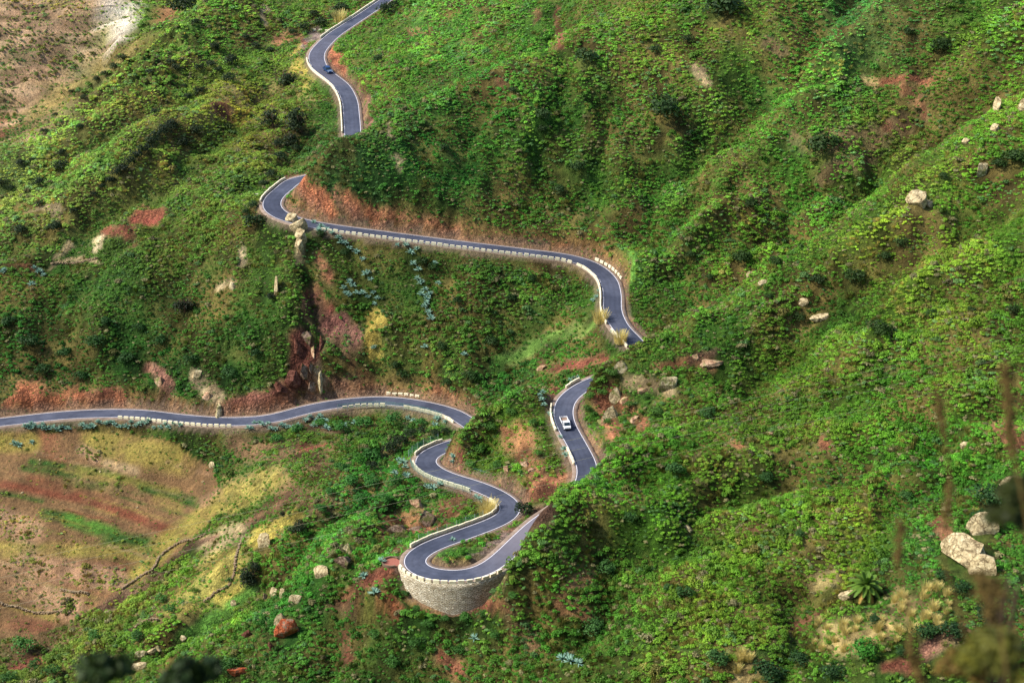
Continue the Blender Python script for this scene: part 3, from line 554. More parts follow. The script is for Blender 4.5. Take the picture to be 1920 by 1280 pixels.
wa.data.foreach_set('value', np.repeat(worn, 5).astype(np.float32))
prop(link('road', me), kind='structure', label='narrow grey asphalt road winding down the mountainside in hairpins')
me = ribbon('road_shoulder', [lambda I: -RC[I, 3] / 2 - 1.05, lambda I: -RC[I, 3] / 2 - 1.0, hwf(-1.0), hwf(1.0), lambda I: RC[I, 3] / 2 + 1.0, lambda I: RC[I, 3] / 2 + 1.05], [-1.0, -.05, -.07, -.07, -.05, -1.0], [MSH])
prop(link('road_shoulder', me), kind='structure', label='pale gravel shoulders along both edges of the road')
for sgn in (-1, 1):
    me = ribbon('road_marking', [lambda I: sgn * (RC[I, 3] / 2 - .12), lambda I: sgn * (RC[I, 3] / 2 - .28)][::-sgn], -.017, [MLINE])
    prop(link('road_marking', me), kind='structure', label='white painted edge line on the uphill side of the road' if sgn > 0 else 'white painted edge line on the downhill side of the road')

# ---------------------------------------------------------------- retaining wall
def offpt(i, o, dz=0): i = min(max(int(i), 0), len(RC) - 1); return np.array([RC[i, 0] + RN[i, 0] * o, RC[i, 1] + RN[i, 1] * o, RC[i, 2] + dz])
a, bq = WALL0 - 3, WALL1 + 8; I = np.arange(a, bq); K = 10; V = []; UV = []
for j in range(K + 1):
    t = j / K
    for i in I:
        h = 11.0; o = -(RC[i, 3] / 2 + 1.45 + t * 1.1); p = offpt(i, o, -.02 - t * h); V.append(p); UV.append((RS[i], -t * h))
n = len(I); q = (np.arange(K)[:, None] * n + np.arange(n - 1)[None]).ravel(); F = np.stack([q, q + 1, q + n + 1, q + n], 1)
b0 = len(V)
for i in I: V.append(offpt(i, -(RC[i, 3] / 2 + .9), -.02)); UV.append((RS[i], .55))
q = np.arange(n - 1); F = np.vstack([F, np.stack([q, b0 + q, b0 + q + 1, q + 1], 1)])
me = npmesh('retaining_wall', np.array(V), F, [MW], True)
l = me.uv_layers.new(name='UVMap'); li = np.empty(len(me.loops), np.int32); me.loops.foreach_get('vertex_index', li); l.data.foreach_set('uv', np.array(UV)[li].astype(np.float32).ravel())
bm = bmesh.new(); bm.from_mesh(me); bmesh.ops.recalc_face_normals(bm, faces=bm.faces); bm.to_mesh(me); bm.free()
prop(link('retaining_wall', me), 'tall curved retaining wall of pale stone masonry under the lowest hairpin', 'retaining wall')

# ---------------------------------------------------------------- parapets
def block_mesh(L, kx):
    m = MB(); m.box((0, 0, .42), (L, .42, .94)); me = m.mesh('parapet_block', [MBLK], bevel=.04)
    r = random.Random(kx)
    for v in me.vertices: v.co.x += r.uniform(-.03, .03); v.co.z += r.uniform(-.015, .015)
    return me
BLK = [block_mesh(1.5 - .07 * k, k) for k in range(4)]; BLKL = [block_mesh(1.86, k + 9) for k in range(2)]
def parapet(i0, i1, side, label, off=.75, tight=False, foot=1.1):
    i0, i1 = int(min(i0, i1)), int(max(i0, i1)); c = offpt((i0 + i1) // 2, side * (RC[(i0 + i1) // 2, 3] / 2 + off))
    e = empty('parapet_wall', c); prop(e, label, 'parapet', 'cream stone parapets along the road')
    step = 3.9
    pts = [offpt(i, side * (RC[i, 3] / 2 + off)) for i in range(i0, i1 + 1)]; P = np.array(pts); s = np.r_[0, np.cumsum(np.linalg.norm(np.diff(P[:, :2], axis=0), axis=1))]
    m = MB()
    Q = [np.interp(t, s, P[:, 0]) for t in s]
    V = []; w = .22
    for k in range(len(P)):
        t = P[min(k + 1, len(P) - 1)] - P[max(k - 1, 0)]; t = t[:2] / (np.linalg.norm(t[:2]) + 1e-9); nn = np.array([-t[1], t[0]])
        for sx, zz in ((-w, -foot), (-w, -.02), (w, -.02), (w, -foot)): V.append((P[k, 0] + nn[0] * sx - c[0], P[k, 1] + nn[1] * sx - c[1], P[k, 2] + zz - c[2]))
    Fq = [(4 * k + j, 4 * k + j + 1, 4 * k + 5 + j, 4 * k + 4 + j) for k in range(len(P) - 1) for j in range(3)] + [(0, 3, 2, 1), tuple(4 * (len(P) - 1) + j for j in range(4))]
    m.add(V, Fq); link('footing', m.mesh('footing', [MFOOT]), e)
    t = .9; B = BLKL if tight else BLK
    while t < s[-1] - .7:
        x, y, z = (np.interp(t, s, P[:, k]) for k in range(3)); x2, y2, z2 = (np.interp(t + .4, s, P[:, k]) for k in range(3))
        x1, y1, z1 = (np.interp(t - .4, s, P[:, k]) for k in range(3))
        link('parapet_block', random.choice(B), e, (x - c[0], y - c[1], z - c[2]), (random.uniform(-.02, .02), -math.atan2(z2 - z1, math.hypot(x2 - x1, y2 - y1)), math.atan2(y2 - y1, x2 - x1) + random.uniform(-.05, .05)), (1, random.uniform(.9, 1.1), random.uniform(.82, 1.05)))
        t += 1.95
    return e
parapet(ridx(230, 776), ridx(440, 790), -1, 'low parapet on the near side of the lower left road behind the agaves')
parapet(ridx(640, 756), ridx(735, 752), -1, 'short parapet of spaced blocks on the near side of the lower left bend', foot=.7)
parapet(ridx(768, 756), ridx(872, 789), -1, 'parapet on the near side where the lower road vanishes behind the spur', tight=True)
parapet(ridx(715, 750), ridx(780, 757), 1, 'row of five cream blocks on the far side of the lower left bend', off=1.6)
parapet(ridx(846, 834), ridx(800, 855), -1, 'tight parapet round the top of the small left hand bend', tight=True)
parapet(ridx(790, 868), ridx(905, 915), -1, 'low parapet behind netting on the near side of the short straight', tight=True, off=.6)
parapet(ridx(940, 933), ridx(788, 1034), -1, 'long tight parapet on the far side of the lowest hairpin', tight=True)
parapet(ridx(777, 1059), ridx(922, 1060), -1, 'curved parapet of spaced blocks on top of the tall retaining wall', off=1.15, foot=.3)
parapet(ridx(1085, 837), ridx(1100, 870), 1, 'low parapet left of the road below the white truck', tight=True, off=.4)
parapet(ridx(1057, 760), ridx(1066, 806), 1, 'short curved parapet left of the white truck', tight=True)
parapet(ridx(1080, 733), ridx(1104, 719), 1, 'single bright parapet block where the truck road leaves the spur', tight=True)
parapet(ridx(1192, 650), ridx(1165, 615), 1, 'parapet end showing under the straw clump by the right hand bend', tight=True)
parapet(ridx(1160, 605), ridx(1085, 489), 1, 'tight curved parapet round the right hand bend of the middle road', tight=True)
parapet(ridx(1080, 487), ridx(607, 424), 1, 'long parapet of spaced cream blocks under the straight middle road', foot=1.5)
parapet(ridx(1098, 493), ridx(1143, 525), -1, 'four cream blocks on the outer side of the right hand bend', off=1.2)
parapet(ridx(511, 379), ridx(553, 338), 1, 'tight parapet round the left hand bend below the red bank', tight=True)
parapet(ridx(660, 250), ridx(594, 110), 1, 'long tight parapet on the left of the upper road beside the blue car', tight=True)
parapet(ridx(618, 74), ridx(735, -8), 1, 'tight parapet on the topmost road at the upper edge', tight=True)
def loose(u, v, rz, label):
    p = hit(u, v); o = link('parapet_block', BLK[0], None, (p[0], p[1], p[2] - .05), (0, 0, rz)); prop(o, label, 'block')
for k, (u, v) in enumerate(((589, 59), (601, 59), (613, 60))): loose(u, v, .0, ['leftmost cream block at the gravel lay-by of the top bend', 'middle cream block at the gravel lay-by of the top bend', 'right cream block at the gravel lay-by of the top bend'][k])
loose(480, 368, .1, 'lone cream block left of the bend below the dark trees')

# ---------------------------------------------------------------- net fences
def fence(pts, h, label, net=MNET, step=3.0):
    pts = np.array(pts); s = np.r_[0, np.cumsum(np.linalg.norm(np.diff(pts[:, :2], axis=0), axis=1))]; c = pts[len(pts) // 2]
    e = empty('net_fence', c); prop(e, label, 'fence', 'green net fences beside the road')
    T = np.arange(0, s[-1] + .01, step); P = np.stack([np.interp(T, s, pts[:, k]) for k in range(3)], 1) - c
    for p in P: link('post', MB().tube([(0, 0, -.5), (0, 0, h + .1)], .06, 6).mesh('post', [MPOST]), e, tuple(p))
    m = MB()
    for a, b2 in zip(P[:-1], P[1:]):
        L = np.linalg.norm(b2 - a); k = int(L / .3) + 1
        for q in range(k):
            p = a + (b2 - a) * q / k; m.box((p[0], p[1], p[2] + h / 2), (.035, .035, h))
        for z in np.arange(.1, h + .01, .3): m.tube([tuple(a + [0, 0, z]), tuple(b2 + [0, 0, z])], .02, 3, cap=False)
    link('netting', m.mesh('netting', [net]), e)
def roadfence(i0, i1, side, off, h, label, dz=-.1):
    i0, i1 = min(i0, i1), max(i0, i1); fence([offpt(i, side * (RC[i, 3] / 2 + off), dz) for i in range(i0, i1, 4)], h, label)
roadfence(ridx(630, 757), ridx(868, 785), -1, 1.5, 1.9, 'net fence on posts along the near side of the lower left bend')
roadfence(ridx(800, 864), ridx(925, 924), -1, 1.3, 1.8, 'net fence on the near side of the short straight above the boulders')
roadfence(ridx(800, 858), ridx(846, 834), -1, 2.4, 1.8, 'net fence behind the small bend near the dark gully')
roadfence(ridx(862, 900), ridx(945, 934), 1, 2.6, 1.9, 'green net fence on the far side above the short straight')
roadfence(ridx(935, 977), ridx(800, 1026), -1, 2.2, 1.2, 'low green net behind the parapet of the lowest hairpin')
roadfence(ridx(1062, 800), ridx(1092, 852), -1, 2.6, 1.9, 'green net fence right of the road beside the white truck')
roadfence(ridx(835, 770), ridx(868, 785), 1, 2.2, 1.8, 'green net fence on the far side before the spur hides the road')

# ---------------------------------------------------------------- foliage meshes
def leafcloud(seed, n, R, H, leaf, lobes=7, flat=.0, spread=.62, aspect=1.0):
    r = np.random.RandomState(seed); th = r.rand(lobes) * 2 * np.pi; rr = np.sqrt(r.rand(lobes)) * R * spread; lr = R * r.uniform(.32, .55, lobes)
    lc = np.stack([np.cos(th) * rr, np.sin(th) * rr, H * (.45 + .35 * r.rand(lobes) - .25 * rr / R)], 1); lc[0] = (0, 0, H * .62); lr[0] = R * .5
    k = r.randint(0, lobes, n); d = r.randn(n, 3); d[:, 2] = np.abs(d[:, 2]) * 1.0 - .25; d /= np.linalg.norm(d, axis=1)[:, None]
    q = r.uniform(.72, 1.05, n); p = lc[k] + d * (lr[k] * q)[:, None] * np.array([1, 1, min(1.0, H / R * .8)])
    p[:, 2] = np.maximum(p[:, 2], .02)
    nn = d * .8 + r.randn(n, 3) * .45 + np.array([0, 0, .35]); nn /= np.linalg.norm(nn, axis=1)[:, None]
    t = np.cross(nn, r.randn(n, 3)); t /= np.linalg.norm(t, axis=1)[:, None]; b2 = np.cross(nn, t)
    s = leaf * r.uniform(.6, 1.3, n)[:, None]
    V = np.stack([p - t * s, p - b2 * s * .62 * aspect, p + t * s, p + b2 * s * .62 * aspect], 1).reshape(-1, 3)
    F = np.arange(4 * n).reshape(n, 4); var = np.clip(.5 + r.randn(n) * .22 + (k % 3 - 1) * .12, 0, 1)
    return V, F, var
def leafmesh(name, V, F, var, mats=(), matidx=None):
    me = npmesh(name, V, F, mats or [MLEAFO], False, matidx); a = me.attributes.new('leafvar', 'FLOAT', 'FACE'); a.data.foreach_set('value', var.astype(np.float32)); return me


EXC = []                                                            # spots taken by single things (x, y, radius)
# ---------------------------------------------------------------- words for labels
ORD = ['first','second','third','fourth','fifth','sixth','seventh','eighth','ninth','tenth','eleventh','twelfth','thirteenth','fourteenth','fifteenth','sixteenth','seventeenth','eighteenth','nineteenth','twentieth']
ORD += ['twenty-' + w for w in ORD[:9]] + ['thirtieth'] + ['thirty-' + w for w in ORD[:9]] + ['fortieth'] + ['forty-' + w for w in ORD[:9]] + ['fiftieth'] + ['fifty-' + w for w in ORD[:9]] + ['sixtieth']
def ordinal(i, n):
    if n == 1: return 'the only one'
    if i == 0: return 'leftmost'
    if i == n - 1: return 'rightmost'
    return ORD[i] + ' from the left'

# ---------------------------------------------------------------- single dark bushes and trees
BM = [leafmesh('bush', *leafcloud(300 + k, 620, 1.0, [1.5, 1.2, 1.8, 1.35][k], .085, lobes=12)) for k in range(4)]
CR = [leafmesh('crown', *leafcloud(320 + k, 900, 1.0, [2.3, 2.0, 2.7][k], .08, lobes=16)) for k in range(3)]
TRK = []
for k in range(3):
    m = MB(); m.tube([(0, 0, -.4), (.03, 0, .5), (0, .04, 1.2)], [.13, .1, .06], 7)
    for q in range(4):
        w = q * 1.6 + k; m.tube([(0, 0, .4 + .1 * q), (.3 * math.cos(w), .3 * math.sin(w), .8 + .1 * q), (.55 * math.cos(w), .55 * math.sin(w), 1.25)], [.06, .045, .02], 5)
    TRK.append(m.mesh('trunk', [MBARK], True))
def place_bush(u, v, rp, label, group, tint, tree=False, cat=None, zs=1.0):
    p = hit(u, v + rp * .75)
    if gridval(DM, p[0], p[1]) < 4.4 + .5 * rp * .15: return
    s = 1.32 * rp * pxm(u, v, p); EXC.append((p[0], p[1], s * .55)); k = random.randrange(4)
    jit = random.uniform(.75, 1.25); t = [float(c * jit) for c in srgb(*tint)]
    if tree:
        e = empty('tree', (p[0], p[1], p[2] - .1), random.uniform(0, 6), (s, s, s * .82 * zs)); prop(e, label, cat or 'tree', group)
        k = random.randrange(3); c = link('crown', CR[k], e, (0, 0, -.55)); c.color = (*t, 1); link('trunk', TRK[k], e)
    else:
        o = link('bush', BM[k], None, (p[0], p[1], p[2] - .15 * s), (0, 0, random.uniform(0, 6)), (s, s, s * .85 * zs)); o.color = (*t, 1); prop(o, label, cat or 'bush', group)
def bushes(zone, L, tint, adj='dark green', tree=False, zs=1.0):
    L = sorted(L)
    for i, (u, v, r) in enumerate(L):
        w = ('tree' if tree else 'bush'); tint_ = (tint[0] * .92, tint[1] * .84, tint[2] * .74) if tint[1] < 90 else tint
        place_bush(u, v, r, '%s %s %s, %s' % (adj, w, zone, ordinal(i, len(L))), ('trees ' if tree else 'bushes ') + zone, tint_, tree, zs=zs)
DK = (44, 66, 38)
bushes('beyond the lay-by along the top edge', [(345,10,27),(368,42,11),(600,42,15),(625,33,12),(572,52,12),(548,60,9),(640,12,14),(590,25,10)], (48,74,38))
bushes('on the yellow slope left of the upper road', [(540,150,16),(512,228,17),(565,232,22),(546,262,16)], DK, tree=True, zs=1.2)
bushes('in the gully above the left hand bend', [(528,290,14),(508,325,12),(492,342,10),(520,268,11),(555,275,10)], (46,72,42))
bushes('in the dark group under the top ridge', [(436,112,17),(432,142,14),(405,88,11),(375,170,13),(352,180,9),(395,120,11),(410,130,9),(478,85,9),(460,70,8),(507,93,8),(375,125,10),(330,130,9),(320,118,9),(280,135,9),(345,160,7)], DK)
bushes('in the diagonal hedge on the upper left slope', [(325,233,13),(313,243,14),(300,254,14),(287,265,13),(273,278,14),(258,291,13),(244,303,14),(231,314,13),(219,325,12),(205,337,11),(190,351,8),(178,364,8)], (34,56,32))
bushes('standing free on the upper left slope', [(292,210,9),(370,245,12),(346,268,14),(150,240,8),(85,245,8),(72,342,14),(115,310,15),(118,285,9),(5,345,12),(40,305,11),(40,430,15),(100,425,16),(75,380,9),(140,395,8),(330,345,5),(60,300,6),(20,350,8)], DK)
bushes('along the crest of the upper left ridge', [(230,110,10),(212,125,10),(196,138,10),(180,150,8),(160,180,7),(135,172,7),(105,215,7)], (58,80,46))
bushes('beside the left hand bend', [(480,412,20),(474,385,12),(462,398,9)], (44,74,38))
bushes('alone on the left middle slope', [(347,572,18)], (34,48,30), tree=True)
bushes('by the white rock on the left middle slope', [(507,556,10)], (34,52,32))
bushes('in the folds of the central ridge', [(1250,205,33),(1095,105,22),(1078,310,19),(1015,215,17),(1015,245,10),(1050,355,14),(1230,95,12),(1350,8,36),(835,280,10),(710,110,12),(960,170,10),(1290,75,10)], (50,82,42))
bushes('at the top right of the upper road', [(722,14,17),(740,6,10)], (44,70,38))
bushes('scattered on the right hand slopes', [(1385,480,22),(1455,487,13),(1405,380,14),(1550,265,30),(1645,608,24),(1765,85,20),(1900,295,24),(1770,330,10),(1900,582,13),(1748,585,12),(1705,60,12),(1820,580,9),(1660,480,14),(1690,455,13),(1600,520,20),(1530,525,16),(1720,205,6),(1500,595,14),(1440,555,9),(1295,480,12),(1870,310,16),(1330,520,10)], (52,84,38))
bushes('low on the front right slope', [(1260,875,18),(1135,1060,18),(1110,1175,22),(1285,1105,16),(1255,1100,10),(1350,1230,20),(1180,970,12),(1440,890,14),(1330,770,16),(1500,1000,12),(1700,930,14)], (54,90,40))
bushes('in the lower right corner', [(1780,1172,26),(1735,1182,22),(1850,1140,26),(1440,1248,30),(1500,1232,20),(1560,1262,20),(1855,930,30),(1840,965,18),(1640,1160,14),(1800,1100,18),(1770,1075,16),(1890,1200,30),(1690,1220,12)], (44,84,44))
bushes('with round bright crown among the dry reeds', [(1615,1212,26)], (66,128,40))
bushes('beside the road between the hairpins', [(960,957,22),(985,950,18),(938,975,12),(1005,962,12),(925,985,10),(945,962,12)], (40,66,34))
bushes('inside the lowest hairpin', [(850,1040,9),(866,1030,9),(838,1050,7),(876,1045,7),(895,1052,5)], (82,140,44), 'small bright green')
bushes('on the yellow terraces at lower left', [(560,988,15),(470,1078,20),(478,1060,12),(530,962,6)], (38,60,32), tree=True)
bushes('in the lower left corner', [(45,1208,20),(100,1255,16),(70,1240,14),(180,1190,14),(260,1190,16),(300,1120,12),(320,1140,12),(430,1240,18),(15,1270,16)], (62,104,42))
bushes('in the dark gully left of the small bend', [(735,838,16),(720,855,12),(750,825,14),(700,870,12),(770,812,13),(795,802,10),(815,810,10),(835,806,9)], (36,58,34))
bushes('on the green knoll below the lower left road', [(640,870,14),(660,900,16),(700,850,18),(680,930,15),(620,920,12),(600,950,12),(700,905,18),(740,900,16),(720,930,14),(640,800,14),(600,790,12),(680,790,16),(740,785,16),(790,790,12),(560,800,12),(520,820,12)], (58,108,44), 'mid green')
bushes('on the slope above the lower left road', [(60,640,18),(120,660,16),(180,640,18),(240,670,16),(150,700,14),(80,690,16),(300,640,14),(360,670,14),(430,700,16),(200,600,12),(20,600,14),(480,660,12),(260,610,12)], (44,88,40), 'deep green')
bushes('under the straight middle road', [(790,490,12),(810,500,10),(600,440,10),(650,470,10),(860,560,10),(960,560,10),(1000,520,10),(920,640,14),(830,650,12),(760,700,14),(880,700,16),(840,720,12),(740,690,12)], (46,84,36))
bushes('around the foot of the retaining wall', [(800,1165,12),(835,1160,9),(870,1160,12),(905,1150,10),(780,1140,8),(760,1110,8),(780,1200,14),(860,1220,16),(930,1190,12),(700,1190,14),(960,1120,10),(740,1240,16)], (62,106,40), 'mid green')
bushes('on the rocky spur left of the truck', [(1000,790,10),(960,770,10),(920,800,12),(900,840,12),(880,870,10),(930,870,12),(1010,850,8),(1060,700,10),(1035,745,9),(1085,815,10),(1070,850,10),(1080,865,9)], (70,112,42), 'mid green')
bushes('on the rocky knoll right of the truck', [(1105,745,10),(1130,735,10),(1100,765,8),(1150,700,12),(1230,770,14),(1180,760,10),(1210,745,8),(1140,790,8)], (74,112,42), 'mid green')

# ---------------------------------------------------------------- agaves
def agave_mesh(seed, n=22):
    r = random.Random(seed); V = []; F = []; va = []
    for i in range(n):
        a = i * 2.4 + r.uniform(-.2, .2); el = R_(r.uniform(12, 75)); L = r.uniform(.8, 1.1); w = .085; dr = Vector((math.cos(a) * math.cos(el), math.sin(a) * math.cos(el), math.sin(el))); sd_ = Vector((-math.sin(a), math.cos(a), 0)); up_ = sd_.cross(dr)
        b0 = len(V)
        for t, ww in ((0, .6), (.35, 1.0), (.7, .75), (1.0, .04)):
            c = dr * L * t + Vector((0, 0, -.18 * t * t * L)); V += [c - sd_ * w * ww - up_ * -.03, c + up_ * -.035 * ww, c + sd_ * w * ww + up_ * .03]
        for s in range(3):
            for q in range(2): F.append((b0 + s * 3 + q, b0 + s * 3 + q + 1, b0 + s * 3 + q + 4, b0 + s * 3 + q + 3)); va.append(r.uniform(.3, .8))
    return leafmesh('agave', np.array([tuple(v) for v in V]), np.array(F), np.array(va), [MAG])
AG = [agave_mesh(k, 20 + 3 * k) for k in range(4)]
def agaves(zone, L, s0=1.75):
    L = sorted(L)
    for i, (u, v) in enumerate(L):
        p = hit(u, v); s = s0 * random.uniform(.7, 1.15)
        EXC.append((p[0], p[1], s * .85)); o = link('agave', random.choice(AG), None, (p[0], p[1], p[2] + .35), (random.uniform(-.2, .2), random.uniform(-.2, .2), random.uniform(0, 6)), (s, s, s)); prop(o, 'blue-grey agave %s, %s' % (zone, ordinal(i, len(L))), 'agave', 'agaves ' + zone)
rr = random.Random(3)
row = []
for a, b_, n_, dv in ((48, 90, 10, 802), (95, 130, 4, 808), (150, 290, 20, 797), (300, 340, 6, 801), (460, 560, 13, 800), (570, 620, 6, 788)):
    for k in range(n_): row.append((a + (b_ - a) * (k + .5) / n_ + rr.uniform(-3, 3), dv + rr.uniform(-5, 8)))
agaves('in the row under the lower left road', row, 1.55)
agaves('on the green bank below the lower left bend', [(605,790),(612,805),(645,802),(665,795),(590,800),(765,788),(775,792),(820,790),(835,795),(815,800)])
agaves('in the column down the middle slope', [(782,470),(775,500),(770,480),(785,510),(783,525),(790,535),(797,545),(790,557),(800,565),(806,556),(796,578),(803,590),(808,600),(800,572),(815,498),(822,535)])
agaves('in the patch above the gold flowers', [(645,545),(655,560),(668,552),(680,555),(690,515),(695,530),(700,555),(708,565),(662,540),(650,555),(690,560),(702,575),(656,535),(685,520)])
agaves('just under the left end of the middle road', [(588,420),(602,428),(622,440),(635,452),(648,462),(655,470),(668,475),(640,460),(680,490),(745,465),(760,465),(598,436),(612,434)])
agaves('at the bottom of the middle slope', [(797,655),(702,660),(870,668),(700,662)])
agaves('on the far left slope', [(8,510),(65,505),(75,512),(82,520),(60,535),(72,512),(5,515)])
agaves('below the left end of the retaining wall', [(716,1055),(682,1083),(703,1115)])
agaves('at the bottom centre of the slope', [(1055,1238),(1070,1243),(1085,1248),(1065,1236),(890,1203)])
agaves('around the small bend', [(748,865),(760,878),(762,895),(850,860),(848,870),(756,870),(800,915),(812,918),(825,912),(740,890),(893,935),(900,940)])
agaves('left of the truck', [(1012,745),(1018,738),(1016,752),(1020,762),(1037,800),(1050,822),(1060,855),(1058,845),(1075,712),(1083,710),(1068,716),(1032,780),(1042,808)], 1.3)
agaves('near the right hand bend', [(1118,560),(1122,548),(1148,626),(1112,566)], 1.2)
agaves('on top of the hairpin island', [(849,1015)], 1.1)
agaves('in the upper corner of the field', [(28,835),(60,832),(35,838)])

# ---------------------------------------------------------------- straw clumps
def reed_mesh(seed, n=240):
    r = random.Random(seed); V = []; F = []; va = []
    for i in range(n):
        a = r.uniform(0, 6.28); q = math.sqrt(r.random()) * .55; ox, oy = q * math.cos(a), q * math.sin(a); lean = q * .9 + r.uniform(-.1, .25); L = r.uniform(.7, 1.25); w = .022
        b0 = len(V); dx, dy = math.cos(a), math.sin(a); sx, sy = -dy, dx
        for t in (0, .5, 1.0):
            h = L * t; o = lean * t * t * .8; ww = w * (1.1 - t * .8) * (2.2 if t == 1 and i % 3 == 0 else 1); V += [(ox + dx * o - sx * ww, oy + dy * o - sy * ww, h), (ox + dx * o + sx * ww, oy + dy * o + sy * ww, h)]
        F += [(b0, b0 + 1, b0 + 3, b0 + 2), (b0 + 2, b0 + 3, b0 + 5, b0 + 4)]; va += [r.uniform(.2, .9)] * 2
    return leafmesh('reed_clump', np.array(V), np.array(F), np.array(va), [MREED])
RD = [reed_mesh(k) for k in range(3)]
def reeds(zone, L):
    L = sorted(L)
    for i, (u, v, s) in enumerate(L):
        p = hit(u, v); EXC.append((p[0], p[1], s * .3)); o = link('reed_clump', random.choice(RD), None, tuple(p - [0, 0, .1]), (0, 0, random.uniform(0, 6)), (s, s, s)); prop(o, 'straw coloured clump of dry reeds %s, %s' % (zone, ordinal(i, len(L))), 'reeds', 'dry reed clumps ' + zone)
reeds('beside the right hand bend', [(1125, 606, 3.4)]); reeds('at the parapet end', [(1163, 644, 3.2)]); reeds('above the lowest hairpin', [(915, 962, 3.4), (908, 968, 2.2)]); reeds('beside the topmost road', [(636, 42, 4.5)])
reeds('in the lower right corner', [(1530+k%7*21+rr.uniform(-14,14), 1180+k//7*20+rr.uniform(-12,12)-(k%7)*3, rr.uniform(.9, 1.6)) for k in range(21)] + [(1682+k%5*21+rr.uniform(-14,14), 1112+k//5*21+rr.uniform(-12,12), rr.uniform(1.0, 1.8)) for k in range(22)] + [(1395+rr.uniform(-16,16), 1240+rr.uniform(-16,22), rr.uniform(1.1, 1.7)) for k in range(8)])

# ---------------------------------------------------------------- rocks
def rock_mesh(seed, mat, rough=.12, sub=4):
    bm = bmesh.new(); bmesh.ops.create_icosphere(bm, subdivisions=sub, radius=1); r = np.random.RandomState(seed); P = np.array([v.co[:] for v in bm.verts])
    pl = r.randn(11, 3); pl /= np.linalg.norm(pl, axis=1)[:, None]; dd = r.uniform(.36, .74, 11)
    for q, d in zip(pl, dd):
        h = P @ q; P -= np.maximum(h - d, 0)[:, None] * q * 1.0
    a = fbm(P[:, 0] * 10 + seed * 7, P[:, 1] * 10 + P[:, 2] * 7, 6, seed, 4); P *= (1 + a * rough)[:, None]
    for v, p in zip(bm.verts, P): v.co = p
    me = bpy.data.meshes.new('rock'); bm.to_mesh(me); bm.free(); me.materials.append(ROCK[mat]); return me
RM = {k: [rock_mesh(s, k) for s in (i * 5 + 1, i * 5 + 2, i * 5 + 3)] for i, k in enumerate(ROCK)}
def rock(u, v, w, h, mat, label, deep=.8, name='boulder', cat='rock', group=None, tilt=0, lift=0, k=None):
    p = hit(u, v + h * .25); s = pxm(u, v, p); a = w * s / 2; b_ = h * s / 2 * 1.05; EXC.append((p[0], p[1], a * 1.0)); EXC.append((p[0], p[1] - a * .8, a * .7))
    o = link(name, RM[mat][random.randrange(3) if k is None else k], None, (p[0], p[1] , p[2] + b_ * lift), (random.uniform(-.15, .15), tilt, random.uniform(-.3, .3)), (a * (1.5 if w < 60 else 1.25), max(a, b_) * deep, b_ * (1.6 if w < 60 else 1.3))); prop(o, label, cat, group); return o
